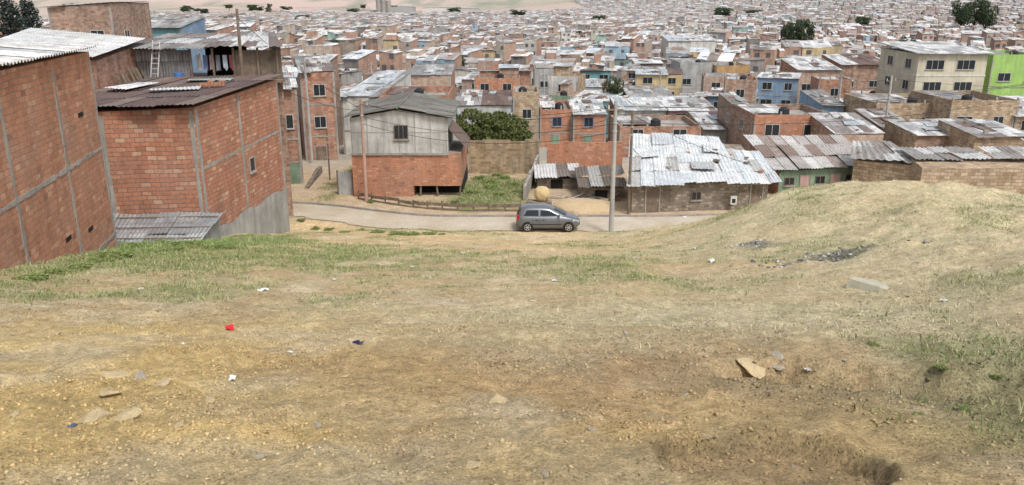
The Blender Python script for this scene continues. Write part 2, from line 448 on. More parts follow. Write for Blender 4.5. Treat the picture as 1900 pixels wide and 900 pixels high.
Xg = (np.sign(us)*np.abs(us)**1.25)[None, :]*Wd[:, None]
xf, yf = Xg.ravel(), Yg.ravel()
zf = T(xf, yf)
ids = np.arange(len(ys)*nx).reshape(len(ys), nx)
q = np.stack([ids[:-1, :-1].ravel(), ids[:-1, 1:].ravel(), ids[1:, 1:].ravel(), ids[1:, :-1].ravel()], 1)
m, nt, b = newmat('hillside_soil')
a = N(nt, 'ShaderNodeAttribute'); a.attribute_name = 'Col'
g = N(nt, 'ShaderNodeNewGeometry'); P_ = g.outputs['Position']
c = a.outputs['Color']
c = mix(nt, 1.0, c, ramp(nt, noise(nt, P_, 1.3, 8, .7), [(.3, .84), (.7, 1.28)]), 'MULTIPLY')
c = mix(nt, 1.0, c, ramp(nt, noise(nt, P_, 7, 8, .8), [(.34, .68), (.66, 1.44)]), 'MULTIPLY')
c = mix(nt, 1.0, c, ramp(nt, noise(nt, P_, 40, 6, .85), [(.34, .54), (.66, 1.56)]), 'MULTIPLY')
vo = N(nt, 'ShaderNodeTexVoronoi'); vo.inputs['Scale'].default_value = 42; nt.links.new(P_, vo.inputs['Vector'])
peb = ramp(nt, vo.outputs['Distance'], [(.14, 1.0), (.34, 0.0)])
sep = N(nt, 'ShaderNodeSeparateColor'); nt.links.new(vo.outputs['Color'], sep.inputs[0])
sel = ramp(nt, sep.outputs[0], [(.6, 0.0), (.7, 1.0)])
pm = mix(nt, 1.0, peb, sel, 'MULTIPLY')
c = mix(nt, pm, c, mix(nt, 1.0, c, ramp(nt, sep.outputs[1], [(0, .55), (1, 1.2)]), 'MULTIPLY'))
nt.links.new(c, b.inputs['Base Color']); b.inputs['Roughness'].default_value = 1; b.inputs['Specular IOR Level'].default_value = .05
hh = mix(nt, .5, noise(nt, P_, 7, 9, .8), noise(nt, P_, 32, 6, .8))
hh = mix(nt, 1.0, hh, mix(nt, .5, (0, 0, 0), pm), 'ADD')
bump(nt, b, hh, 1.0, .085)
gcol = ground_col(xf, yf)
o = fastmesh('ground', np.stack([xf, yf, zf], 1), q, gcol, m)
o.data.polygons.foreach_set('use_smooth', [True]*len(o.data.polygons))
tag(o, 'dry stony hillside falling to a dense brick town', 'ground', kind='structure')

m, nt, b = newmat('dusty_concrete_road')
g = N(nt, 'ShaderNodeNewGeometry'); P_ = g.outputs['Position']
c = mix(nt, ramp(nt, noise(nt, P_, .35, 7, .7), [(.35, 0.0), (.65, 1.0)]), (.42, .345, .245), (.54, .48, .39))
c = mix(nt, 1.0, c, ramp(nt, noise(nt, P_, 9, 6, .7), [(.3, .78), (.7, 1.1)]), 'MULTIPLY')
nt.links.new(c, b.inputs['Base Color']); b.inputs['Roughness'].default_value = .95
M['road'] = m
xs = np.linspace(-60, 90, 400)
mb = MB(); rr = []
for x in xs:
    y = float(road_y(x)); rr.append([(x, y-1.75-1.1*float(fbm(x*.6, 3, 4))-.6*float(fbm(x*2.3, 9, 6)), -13.955), (x, y, -13.93), (x, y+1.65+.25*float(fbm(x*.8, 6, 8)), -13.955)])
mb.grid(rr, 'road'); o = mb.obj('road', smooth=True); tag(o, 'pale dusty concrete road below the slope', 'road', kind='structure')
mb = MB(); rr = []
for x in xs:
    y = float(road_y(x))+1.75; h_ = -13.86+.05*float(fbm(x*1.2, 2, 12)); rr.append([(x, y, -14.05), (x, y, h_), (x, y+.14, h_), (x, y+.14, -14.05)])
mb.grid(rr, 'concrete'); o = mb.obj('kerb'); tag(o, 'low concrete kerb along the dusty road', 'kerb', kind='structure')

# ------------------------------------------------------------ windows
wcache = {}
def window_mesh(w, h, fr='frame', div=1):
    k = (round(w, 1), round(h, 1), fr, div)
    if k in wcache: return wcache[k]
    mb = MB(); t = .05
    mb.box(-w/2, w/2, -.012, .05, 0, h, 'glass')
    mb.box(-w/2-t, w/2+t, -.05, .02, -t, 0, fr); mb.box(-w/2-t, w/2+t, -.05, .02, h, h+t, fr)
    mb.box(-w/2-t, -w/2, -.048, .02, 0, h, fr); mb.box(w/2, w/2+t, -.048, .02, 0, h, fr)
    for i in range(1, div+1):
        x = -w/2+w*i/(div+1); mb.box(x-.02, x+.02, -.044, .02, 0, h, fr)
    mb.box(-w/2-.12, w/2+.12, -.11, .02, -t-.07, -t-.002, 'concrete')
    o = mb.obj('window'); me = o.data; bpy.data.objects.remove(o); wcache[k] = me; return me
def add_window(parent, x, y, z, w, h, ang=0, fr='frame', div=1, name='window', off=(0, 0, 0)):
    o = bpy.data.objects.new(name, window_mesh(w, h, fr, div)); COL.objects.link(o)
    o.parent = parent; o.location = (x-off[0], y-off[1], z-off[2]); o.rotation_euler = (0, 0, ang); return o
dcache = {}
def add_door(parent, x, y, z, w, h, mat='wood', ang=0, off=(0, 0, 0)):
    k = (round(w, 1), round(h, 1), mat)
    if k not in dcache:
        mb = MB(); mb.box(-w/2, w/2, -.04, .02, 0, h, mat); mb.box(-w/2-.07, -w/2, -.06, .02, 0, h, 'concrete'); mb.box(w/2, w/2+.07, -.06, .02, 0, h, 'concrete')
        mb.box(-w/2-.07, w/2+.07, -.062, .02, h, h+.08, 'concrete'); mb.box(w/2-.14, w/2-.09, -.09, -.04, h*.45, h*.52, 'metal')
        o = mb.obj('door'); dcache[k] = o.data; bpy.data.objects.remove(o)
    o = bpy.data.objects.new('door', dcache[k]); COL.objects.link(o)
    o.parent = parent; o.location = (x-off[0], y-off[1], z-off[2]); o.rotation_euler = (0, 0, ang)
def tank_mesh():
    mb = MB(); mb.tube([(0, 0, 0), (0, 0, .05), (0, 0, .9), (0, 0, 1.05), (0, 0, 1.12)], [.5, .55, .5, .3, .18], 'tank', 14)
    o = mb.obj('water_tank'); me = o.data; bpy.data.objects.remove(o); return me
TANK = tank_mesh()

# ------------------------------------------------------------ generic house
FOOT = []
WN = {'brick1': 'red brick', 'brick2': 'brown brick', 'brick3': 'ochre block', 'brick4': 'pale brick', 'whitepaint': 'white painted', 'cream': 'cream painted',
      'lime': 'lime green', 'greenp': 'sage green', 'bluep': 'blue painted', 'orangep': 'orange painted', 'pinkp': 'pink painted', 'ochrep': 'ochre plastered', 'tealp': 'teal painted',
      'greyp': 'grey painted', 'concrete': 'bare concrete', 'render': 'cement rendered', 'panel': 'grey panelled', 'brickA': 'orange block', 'brickB': 'red block'}
RN = {'sheetW': 'white zinc roof', 'sheetG': 'grey corrugated roof', 'sheetD': 'dark rusted roof', 'sheetM': 'patched metal roof', 'sheetB': 'bluish zinc roof', 'asb': 'grey fibre cement roof', 'concrete': 'flat concrete roof'}
def house(cx, cy, w, d, h, rz, front, side, roof, rtype, storeys, detail=1, zb=None, label=None, fr='frame', group='houses of the hillside town', nwin=None, door=True):
    z = Tz(cx, cy)-.1 if zb is None else zb
    r = empty('house', (cx, cy, z), rz)
    z0 = -1.2
    hw, hd = w/2, d/2
    cs = [(-hw, -hd), (hw, -hd), (hw, hd), (-hw, hd)]
    mb = MB(); th = .07
    rb = MB()
    if rtype in ('lean', 'leanx', 'leanf'):
        s_ = rnd.uniform(.06, .13) if rtype == 'lean' else rnd.uniform(.04, .09)
        if rtype == 'lean': zt = [h-.0, h-.0, h+d*s_, h+d*s_]
        elif rtype == 'leanf': zt = [h+d*s_, h+d*s_, h, h]
        else: zt = [h, h+w*s_, h+w*s_, h]
        mb.prism(cs, z0, zt, [front, side, side, side], side)
        o_ = .3
        def zz(x, y):
            u = (x+hw)/w; v = (y+hd)/d
            return (zt[0]*(1-u)+zt[1]*u)*(1-v)+(zt[3]*(1-u)+zt[2]*u)*v
        ns = rnd.choice([2, 2, 3, 4]) if detail > 0 else 1
        e_ = [-hw-o_*.3]+sorted(rnd.uniform(-hw*.75, hw*.75) for _ in range(ns-1))+[hw+o_*.3]
        for k in range(ns):
            fo = -hd-o_-rnd.uniform(-.25, .3); bo = hd+rnd.uniform(-.4, .3); dz = .10+.035*(k % 2); xa, xb = e_[k]-(.08 if k else 0), e_[k+1]+.03
            rf = roof if (k == 0 or rnd.random() < .45) else rnd.choice(['sheetW', 'sheetM', 'sheetG', 'sheetD', 'sheetW'])
            sk = rnd.uniform(-.15, .15)
            rb.slab([(xa, fo, zz(xa, fo)+dz), (xb, fo+sk, zz(xb, fo+sk)+dz), (xb, bo, zz(xb, bo)+dz), (xa, bo+sk, zz(xa, bo+sk)+dz)], .04, rf)
        if detail > 1:
            for k in range(rnd.randint(4, 9)):
                x = rnd.uniform(-hw, hw)*.85; y = rnd.uniform(-hd, hd)*.85; s2 = rnd.uniform(.07, .18)
                rb.box(x-s2, x+s2, y-s2*.6, y+s2*.6, zz(x, y)+.11, zz(x, y)+.14+s2, rnd.choice(['brick1', 'concrete', 'wood']))
            for k in range(2):
                a = rnd.uniform(-.7, .3)*hw; y = rnd.uniform(-.7, .4)*hd
                ww = rnd.uniform(.6, 1.6); l_ = rnd.uniform(1, 2.2); sk = rnd.uniform(-.4, .4)
                rb.slab([(a, y, zz(a, y)+.18+.03*k), (a+ww, y+sk*.4, zz(a+ww, y+sk*.4)+.18+.03*k), (a+ww-sk, y+l_, zz(a+ww-sk, y+l_)+.19+.03*k), (a-sk, y+l_, zz(a-sk, y+l_)+.19+.03*k)], .02, rnd.choice(['sheetW', 'sheetD', 'sheetG', 'sheetB']))
            if rnd.random() < .6:
                y = rnd.uniform(-.6, .6)*hd; rb.beam((-hw*.8, y, zz(-hw*.8, y)+.2), (hw*rnd.uniform(.2, .8), y+rnd.uniform(-.6, .6), zz(hw*.5, y)+.24), .1, .06, 'wood')
    elif rtype == 'gable':
        g_ = w*.16
        mb.prism(cs, z0, [h]*4, [front, side, side, side])
        mb.face([(-hw, -hd, h), (hw, -hd, h), (0, -hd, h+g_)], front); mb.face([(hw, hd, h), (-hw, hd, h), (0, hd, h+g_)], side)
        o_ = .3; k_ = g_/hw
        rb.slab([(-hw-o_, -hd-o_, h-o_*k_+.1), (0, -hd-o_, h+g_+.1), (0, hd+o_, h+g_+.1), (-hw-o_, hd+o_, h-o_*k_+.1)], th, roof)
        rb.slab([(0, -hd-o_, h+g_+.103), (hw+o_, -hd-o_, h-o_*k_+.1), (hw+o_, hd+o_, h-o_*k_+.1), (0, hd+o_, h+g_+.103)], th, roof)
    else:
        mb.prism(cs, z0, [h]*4, [front, side, side, side])
        p = rnd.uniform(.4, .8); t_ = .14
        mb.box(-hw, hw, -hd, -hd+t_, h, h+p, front); mb.box(-hw, hw, hd-t_, hd, h, h+p, side)
        mb.box(-hw, -hw+t_, -hd+t_, hd-t_, h, h+p-.003, side); mb.box(hw-t_, hw, -hd+t_, hd-t_, h, h+p-.003, side)
        rb.slab([(-hw+t_, -hd+t_, h+.05), (hw-t_, -hd+t_, h+.05), (hw-t_, hd-t_, h+.05), (-hw+t_, hd-t_, h+.05)], .06, 'concrete')
        if rtype == 'open':
            x0, x1 = -hw*.9, hw*rnd.uniform(.0, .6)
            rb.slab([(x0, -hd*.2, h+p*.6), (x1, -hd*.2, h+p*.6), (x1, hd-t_, h+p*.9), (x0, hd-t_, h+p*.9)], .04, roof)
            for k in range(4):
                x = -hw+.15+(w-.3)*k/3; mb.box(x-.08, x+.08, -hd+.02, -hd+.18, h+p, h+p+rnd.uniform(.1, .5), 'concrete')
            for k in range(5):
                x = rnd.uniform(-.8, .8)*hw; y = rnd.uniform(-.8, -.2)*hd; s2 = rnd.uniform(.15, .4)
                rb.box(x-s2, x+s2, y-s2*.6, y+s2*.6, h+.05, h+.05+s2*rnd.uniform(.5, 1.3), rnd.choice(['brick1', 'concrete', 'wood', 'sheetM', 'whitepaint']))
        else:
            sx = rnd.choice([-1, 1]); x0, x1 = sorted((sx*hw*.95, sx*hw*rnd.uniform(-.4, .1))); y0 = rnd.uniform(-.1, .3)*hd
            mb.box(x0, x1, y0, hd-.2, h+.05, h+1.8, side)
            rb.slab([(x0-.2, y0-.3, h+1.9), (x1+.2, y0-.3, h+1.95), (x1+.2, hd+.05, h+2.25), (x0-.2, hd+.05, h+2.2)], .06, roof)
    if detail > 0 and storeys > 1:
        for k in range(1, storeys):
            zz_ = h*k/storeys
            mb.box(-hw-.02, hw+.02, -hd-.03, -hd+.05, zz_-.08, zz_+.08, 'concrete')
        mb.box(-hw-.025, -hw+.16, -hd-.035, -hd+.1, z0, h-.02, 'concrete'); mb.box(hw-.16, hw+.025, -hd-.035, -hd+.1, z0, h-.02, 'concrete')
    mb.obj('wall', r); rb.obj('roof', r)
    if detail > 0:
        nw = nwin if nwin is not None else (2 if w > 5.2 else 1)
        for k in range(storeys):
            for i in range(nw):
                x = -hw+w*(i+.5)/nw+rnd.uniform(-.2, .2)
                if k == 0 and i == 0 and door: add_door(r, x, -hd-.005, 0, 1.0, 2.0, rnd.choice(['wood', 'bluep', 'greenp', 'whitepaint', 'metal'])); continue
                add_window(r, x, -hd-.005, h*k/storeys+.85, rnd.choice([1.0, 1.3, 1.6]) if w > 5 else 1.0, 1.0, 0, fr)
        if rnd.random() < .5:
            sd = 1 if cx < 0 else -1
            add_window(r, sd*(hw+.005), rnd.uniform(-.4, .4)*hd, h*(storeys-1)/storeys+.85, 1.0, .9, math.pi/2*sd, fr)
        if rtype in ('flat', 'open') and rnd.random() < .5:
            o = bpy.data.objects.new('water_tank', TANK); COL.objects.link(o); o.parent = r
            o.location = (rnd.uniform(-.3, .3)*hw, -hd*.55, h+.05)
    st = {1: 'one-storey', 2: 'two-storey', 3: 'three-storey', 4: 'four-storey'}[storeys]
    tag(r, label or f"{st} {WN[front]} house with {RN[roof]}", 'house', group)
    return r

def mh(px0, px1, pyt, Y, d, front, side, roof, rtype, st, rz=0, **kw):
    a = atY(px0, pyt, Y); b_ = atY(px1, pyt, Y)
    w = b_.x-a.x; cx = (a.x+b_.x)/2-math.sin(rz)*d/2; cy = Y+d/2
    z = Tz(cx, cy)-.1
    FOOT.append((cx, cy, w/2+1, d/2+1))
    return house(cx, cy, w, d, a.z-z, rz, front, side, roof, rtype, st, detail=2, zb=z, **kw)

# ------------------------------------------------------------ A
def unit(a, b):
    d = Vector((b[0]-a[0], b[1]-a[1], 0)); L = d.length; return d/L, L
A1 = atY(165, 97, 30); A0 = atY(0, 130, 22.3)
ztA = (A1.z+A0.z)/2
dA, LA = unit(A0, A1)
A00 = Vector((A0.x, A0.y, 0))-dA*6
nA = Vector((dA.y, -dA.x, 0))
rt = empty('brick_building', (A1.x-3, (A0.y+A1.y)/2, Tz(-17, 26)))
off = rt.location.copy()
cs = [(A00.x, A00.y), (A1.x, A1.y), (A1.x-9, A1.y+1.7), (A00.x-9, A00.y+1.7)]
mb = MB(); mb.prism(cs, -13, [ztA]*4, ['brickA'], 'brickA'); mb.obj('wall', rt, off)
def wallpt(base, d, n, s_, z, o_=0): return (base[0]+d.x*s_+n.x*o_, base[1]+d.y*s_+n.y*o_, z)
Lf = (Vector((A1.x, A1.y, 0))-A00).length
def rough_beam(a, b, w, h, mat, up, name, rt, off, seg=14):
    mb = MB(); a = Vector(a); b = Vector(b)
    for k in range(seg):
        p0 = a.lerp(b, k/seg); p1 = a.lerp(b, (k+1)/seg); ww = w*rnd.uniform(.55, 1.25)
        mb.beam(p0, p1, ww, h+rnd.uniform(-.01, .012), mat, up)
    mb.obj(name, rt, off)
for zc in (ztA-3.55, ztA-6.9):
    rough_beam(wallpt(A00, dA, nA, 0, zc, -.06), wallpt(A00, dA, nA, Lf-.02, zc+.08, -.06), .14, .16, 'concrete', nA, 'concrete_beam', rt, off, 40)
for s_ in (Lf-.12, Lf-4.0, Lf-8.3, Lf-12.5):
    rough_beam(wallpt(A00, dA, nA, s_, -12, -.062), wallpt(A00, dA, nA, s_, ztA-.3, -.062), .18, .165, 'concrete', nA, 'concrete_column', rt, off, 28)
for s_, z in ((Lf-5.2, ztA-5.6), (Lf-2.2, ztA-2.0), (Lf-3.0, ztA-5.9)):
    mb = MB(); mb.beam(wallpt(A00, dA, nA, s_, z, 0), wallpt(A00, dA, nA, s_+.5, z, 0), .03, .15, 'dark'); mb.obj('vent_opening', rt, off)
mb = MB()
WC = [(.72, .73, .73), (.62, .63, .63), (.8, .8, .79), (.5, .51, .51), (.66, .64, .6)]
e = Vector((.25, -.05, 0))
P00 = Vector((A00.x, A00.y, ztA+.12))+e; P10 = Vector((A1.x, A1.y, ztA+.12))+e+dA*.3
mb.corr(P00, P10, P10+Vector((-9, 1.7, .5)), P00+Vector((-9, 1.7, .5)), 16, 4, 'colsheet', WC, .04, .24)
mb.obj('roof', rt, off)
tag(rt, 'tall orange block building with bare concrete frame', 'building'); FOOT.append((-20, 27, 8, 9))

# ------------------------------------------------------------ B
B1 = Vector((-14.9, 38, -5.06)); B2 = Vector((-13.9, 48.5, -4.8)); B0 = Vector((-22.0, 37.0, -5.25)); B3 = Vector((-21, 48.5, -5.0))
rt = empty('brick_house', (-17.5, 43, -12)); off = rt.location.copy()
mb = MB(); cs = [(p.x, p.y) for p in (B0, B1, B2, B3)]
mb.prism(cs, -15.5, [B0.z, B1.z, B2.z, B3.z], ['brickB'], 'brickB'); mb.obj('wall', rt, off)
d1, L1 = unit(B0, B1); n1 = Vector((d1.y, -d1.x, 0)); d2, L2 = unit(B1, B2); n2_ = Vector((d2.y, -d2.x, 0))
mb = MB(); o_ = .03
def wp2(s_, z): return wallpt(B1, d2, n2_, s_, z, o_)
pts = [wp2(0, -15.4), wp2(L2+.03, -15.4), wp2(L2+.03, -11.1)]
for k in range(30, -1, -1):
    pts.append(wp2(L2*k/30.5, -11.25+.10*math.sin(k*.6)+rnd.uniform(-.04, .04)))
mb.face(pts, 'render'); mb.face([wallpt(B1, d2, n2_, L2+.03, -15.4, .03), wallpt(B1, d2, n2_, L2+.03, -15.4, -.2), wallpt(B1, d2, n2_, L2+.03, -11.2, -.2), wallpt(B1, d2, n2_, L2+.03, -11.2, .03)], 'render')
mb.obj('cement_skirt', rt, off)
for i, (dd, nn, base, s_, zt_) in enumerate(((d1, n1, B0, L1-.16, -5.2), (d2, n2_, B1, .17, -5.15), (d2, n2_, B1, 4.9, -5.05), (d2, n2_, B1, L2-.15, -4.9), (d1, n1, B0, 3.0, -5.4))):
    rough_beam(wallpt(base, dd, nn, s_, -15.3, -.09), wallpt(base, dd, nn, s_, zt_, -.09), .24, .22, 'concrete', nn, 'concrete_column', rt, off, 28)
rough_beam(wallpt(B1, d2, n2_, .32, -8.0, -.07), wallpt(B1, d2, n2_, L2-.3, -7.8, -.07), .14, .17, 'concrete', n2_, 'concrete_beam', rt, off, 24)
ang2 = math.atan2(d2.y, d2.x)
p = wallpt(B1, d2, n2_, 5.9, -9.3, .01); add_window(rt, p[0], p[1], p[2], .6, .7, ang2, 'concrete', 0, off=off)
mb = MB()
up = Vector((0, 0, .16))
DC = [(.16, .11, .095), (.13, .09, .08), (.19, .13, .11), (.14, .10, .095), (.22, .17, .145)]
R0 = Vector((-22.5, 36.5, -5.15)); R1 = Vector((-14.6, 37.5, -5.0)); R2 = Vector((-13.6, 48.9, -4.75)); R3 = Vector((-21.5, 48.9, -4.95))
mb.corr(R3+up, R2+up, R1+up, R0+up, 9, 4, 'colsheet', DC, .022, .22, .03)
mb.obj('roof', rt, off)
tag(rt, 'red block house with bare concrete columns and rusted roof', 'house'); FOOT.append((-17.5, 43, 6, 8))
for nm, lab, cat, x, y, w, d_, mt, ra in (
    ('zinc_sheet', 'loose pale zinc sheet lying on the rusted roof', 'metal sheet', -17.4, 42.2, 2.4, .9, (.72, .73, .73), .3),
    ('zinc_sheet', 'loose greenish zinc sheet lying on the rusted roof', 'metal sheet', -17.0, 46.2, 2.4, .9, (.4, .52, .47), .1),
    ('zinc_sheet', 'bent white zinc sheet propped on the roof edge', 'metal sheet', -20.2, 43.5, 1.3, 2.8, (.74, .74, .74), -.2),
    ('brick_stack', 'small stack of orange blocks on the rusted roof', 'bricks', -15.9, 43.6, 1.3, .5, None, .2)):
    mb = MB()
    if nm == 'brick_stack':
        for k in range(9): mb.box(-w/2+.14*k, -w/2+.14*k+.12, -d_/2+rnd.uniform(-.05, .05), d_/2, 0, rnd.choice([.14, .28]), 'brickA')
    else: mb.corr((-w/2, d_/2, 0), (w/2, d_/2, .06), (w/2, -d_/2, 0), (-w/2, -d_/2, .03), 2, 1, 'colsheet', [mt], .02, .2)
    o = mb.obj(nm, loc=(x, y, -5.05+(y-37)*.018+.28)); o.rotation_euler = (0, 0, ra); tag(o, lab, cat)

rt = empty('lean_to_shed', (-16.4, 36, -11)); off = rt.location.copy()
mb = MB()
GC = [(.40, .41, .42), (.32, .33, .34), (.48, .49, .49), (.27, .27, .27), (.36, .35, .34)]
p00 = Vector((-19.6, 37.0, -10.0)); p10 = Vector((-13.95, 37.6, -10.05)); p11 = Vector((-13.9, 34.2, -10.62)); p01 = Vector((-18.8, 33.6, -10.5))
mb.corr(p00, p10, p11, p01, 6, 3, 'colsheet', GC, .015, .2, .06)
for k in range(3):
    u = (k+.5)/3; a_ = p00.lerp(p01, u)+Vector((0, 0, .09)); b_ = p10.lerp(p11, u)+Vector((0, 0, .09)); mb.beam(a_, b_, .05, .04, 'wood')
mb.obj('roof', rt, off)
mb = MB(); mb.prism([(-18.7, 34.1), (-14.2, 34.6), (-14.1, 37.6), (-19.4, 37.0)], -13, [-10.85, -10.85, -10.2, -10.2], ['render'], 'render'); mb.obj('wall', rt, off)
tag(rt, 'low shed with grey corrugated roof against block house', 'shed')

# ------------------------------------------------------------ D
rt = empty('brick_house', (-27, 50, -11)); off = rt.location.copy()
D = [atY(175, 108, 45), atY(262, 78, 53), atY(60, 66, 58), atY(5, 90, 49)]
D[0].z = -3.35; D[1].z = -2.85; D[2].z = -2.4; D[3].z = -2.7
mb = MB(); cs = [(p.x, p.y) for p in D]; mb.prism(cs, -14, [p.z-.15 for p in D], ['brick1'], 'brick1'); mb.obj('wall', rt, off)
mb = MB(); mb.corr(D[2]+Vector((0, 0, .15)), D[1]+Vector((.3, 0, .15)), D[0]+Vector((.2, -.5, .15)), D[3]+Vector((0, -.5, .15)), 9, 3, 'colsheet', [(.8, .81, .8), (.74, .74, .72), (.84, .84, .83)], .03, .24)
mb.obj('roof', rt, off); tag(rt, 'red brick house with broad white zinc roof', 'house'); FOOT.append((-27, 50, 8, 9))
for k in range(7):
    u = .3+k*.085; a_ = D[0].lerp(D[1], u); mb = MB()
    mb.beam((a_.x+1.0, a_.y-.2, -6.2), (a_.x+.2, a_.y, -4.1-rnd.uniform(0, .4)), .28, .04, 'wood', up=(1, 0, .3))
    o = mb.obj('plank'); tag(o, 'weathered grey plank leaning against brick wall', 'plank', 'planks leaning on the wall')

# ------------------------------------------------------------ E
rt = empty('shack', (-18.5, 56, -12)); off = rt.location.copy()
xl, xr = -23.8, -14.4; y0, y1 = 51.5, 58.5; xb = -17.0
mb = MB()
mb.prism([(xl, y0), (xr, y0), (xb, y1), (xl, y1)], -15, [-5.3]*4, ['brick2'], 'concrete')
mb.box(xl, -20.0, y0, y0+.12, -5.3, -3.3, 'sheetG'); mb.box(-17.3, xr, y0+.02, y0+.12, -5.3, -3.3, 'wood')
mb.box(-20.0, -17.3, y0+2.5, y0+2.6, -5.3, -3.2, 'dark'); mb.box(xl, xl+.12, y0+.12, y1, -5.3, -3.1, 'sheetG'); mb.prism([(xr, y0+.12), (xb, y1), (xb-.1, y1), (xr-.1, y0+.12)], -5.3, [-3.1]*4, ['sheetD'])
for x in (-20.0, -18.6, -17.3, -15.8, -14.6): mb.beam((x, y0-.1, -5.4), (x, y0-.1, -3.15), .12, .12, 'wood', up=(0, 1, 0))
mb.obj('wall', rt, off)
mb = MB()
mb.corr((xl-.3, y1, -2.65), (-18.9, y1, -2.7), (-18.9, y0-.8, -3.2), (xl-.3, y0-.8, -3.2), 6, 3, 'colsheet', [(.2, .18, .17), (.36, .35, .34), (.25, .23, .22), (.6, .6, .59)], .03, .22, .05)
mb.corr((-18.95, y1, -2.5), (xb+.3, y1, -2.55), (xr+.3, y0-.6, -3.05), (-18.95, y0-.6, -3.05), 6, 3, 'colsheet', [(.2, .16, .15), (.46, .46, .46), (.7, .7, .69), (.25, .22, .2)], .03, .22, .06)
mb.obj('roof', rt, off)
mb = MB(); mb.box(-17.3, xr+.2, y0-.9, y0-.1, -5.2, -5.05, 'wood'); mb.obj('balcony_floor', rt, off)
tag(rt, 'rooftop shack of boards and corrugated sheet with dark porch', 'shack'); FOOT.append((-19, 55, 6, 6))
for k, (x, c_) in enumerate(((-19.7, (.5, .45, .42)), (-19.3, (.16, .2, .33)), (-18.9, (.55, .35, .36)), (-18.5, (.2, .2, .22)), (-18.05, (.45, .5, .55)), (-17.65, (.4, .12, .12)))):
    mb = MB(); cm = flat('laundry_cloth', c_, .9); rows = []
    for j in range(6):
        rows.append([(x+i*.07, y0+.1+.04*math.sin(i*1.6+j*.4+k), -3.6-j*rnd.uniform(.15, .2)) for i in range(5)])
    mb.grid(rows, cm); o = mb.obj('laundry', smooth=True); tag(o, 'garment hung to dry on the porch line', 'laundry', 'laundry on the porch line')
mb = MB()
for sx in (-.22, .22): mb.beam((-22.0+sx, y0-1.2, -5.4), (-21.9+sx, y0-.25, -2.7), .06, .06, 'metal', up=(0, 1, 0))
for k in range(9):
    u = (k+.5)/9; mb.beam((-22.22+.1*u, y0-1.2+.95*u, -5.4+2.7*u), (-21.78+.1*u, y0-1.2+.95*u, -5.4+2.7*u), .05, .05, 'metal')
o = mb.obj('ladder'); tag(o, 'pale ladder leaning against the corrugated shack', 'ladder')
mb = MB(); mb.tube([(-20.6, 50.8, -5.3), (-20.6, 50.8, -4.6)], [.28, .28], 'tankb', 12); o = mb.obj('plastic_drum'); tag(o, 'blue plastic drum on the shack terrace', 'drum')

# ------------------------------------------------------------ H
rt = empty('house', (-8, 61, -14)); off = rt.location.copy()
hx0, hx1, hy0, hy1 = -11.45, -4.55, 57.0, 65.5
mb = MB()
mb.prism([(hx0, hy0), (hx1+.9, hy0), (hx1+.9, hy1), (hx0, hy1)], -13.2, [-10.8]*4, ['brickA'], 'concrete')
mb.prism([(hx0, hy0), (-7.1, hy0), (-7.1, hy1), (hx0, hy1)], -14.8, [-13.2]*4, ['brickA'])
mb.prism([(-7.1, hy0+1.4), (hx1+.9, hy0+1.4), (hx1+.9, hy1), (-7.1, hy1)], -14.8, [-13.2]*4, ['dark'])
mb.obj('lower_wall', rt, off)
for x, dx in ((-6.7, .1), (-5.3, -.15), (-3.85, .12)):
    mb = MB(); mb.tube([(x, hy0+.15, -15), (x+dx, hy0+.15, -13.2)], [.08, .07], 'wood', 8); mb.obj('stilt', rt, off)
mb = MB(); zt = -8.3; pk = -7.72; mx = -8.0
mb.prism([(hx0+.02, hy0-.06), (hx1, hy0-.06), (hx1, hy1), (hx0+.02, hy1)], -10.8, [zt]*4, ['panel'])
mb.face([(hx0+.02, hy0-.06, zt), (hx1, hy0-.06, zt), (mx, hy0-.06, pk)], 'panel'); mb.face([(hx1, hy1, zt), (hx0, hy1, zt), (mx, hy1, pk)], 'panel')
mb.obj('upper_wall', rt, off)
mb = MB()
for k in range(7):
    x = hx0+.1+(hx1-hx0-.2)*k/6; zt2 = zt+(pk-zt)*(1-abs(x-mx)/3.45)
    mb.box(x-.03, x+.03, hy0-.085, hy0-.05, -10.75, zt2-.05, 'batten')
mb.box(hx0-.05, hx1+.05, hy0-.13, hy0-.05, -10.95, -10.78, 'concrete'); mb.box(hx0+.1, hx1-.1, hy0-.082, hy0-.05, -9.34, -9.30, 'batten')
mb.obj('panel_joint', rt, off)
add_window(rt, -7.85, hy0-.1, -9.75, .9, .9, 0, 'wood', 2, off=off)
AC = [(.18, .18, .16), (.21, .21, .185), (.16, .16, .145), (.24, .235, .21)]
mb = MB(); sl = (pk-zt)/3.45
for sx, xe in ((-1, hx0-.35), (1, hx1+.35)):
    ze = zt-.35*sl+.12
    a_ = Vector((mx, hy0-.4, pk+.14)); b_ = Vector((mx, hy1+.4, pk+.14)); c_ = Vector((xe, hy1+.4, ze)); d_ = Vector((xe, hy0-.4, ze))
    if sx < 0: mb.corr(a_, b_, c_, d_, 9, 2, 'colsheet', AC, .04, .25, .03)
    else: mb.corr(b_, a_, d_, c_, 9, 2, 'colsheet', AC, .04, .25, .03)
mb.tube([(mx, hy0-.45, pk+.2), (mx, hy1+.4, pk+.2)], [.1, .1], 'asb', 8)
mb.obj('roof', rt, off)
mb = MB(); mb.corr((hx1+.05, 61.5, -9.1), (hx1+.05, 57.2, -9.1), (hx1+1.35, 57.0, -10.5), (hx1+1.35, 61.5, -10.5), 4, 1, 'colsheet', [(.12, .09, .08), (.16, .12, .1)], .03, .22)
mb.obj('side_roof', rt, off)
tag(rt, 'grey panelled house on red brick base with dark gable roof', 'house'); FOOT.append((-7.6, 61, 5, 6))
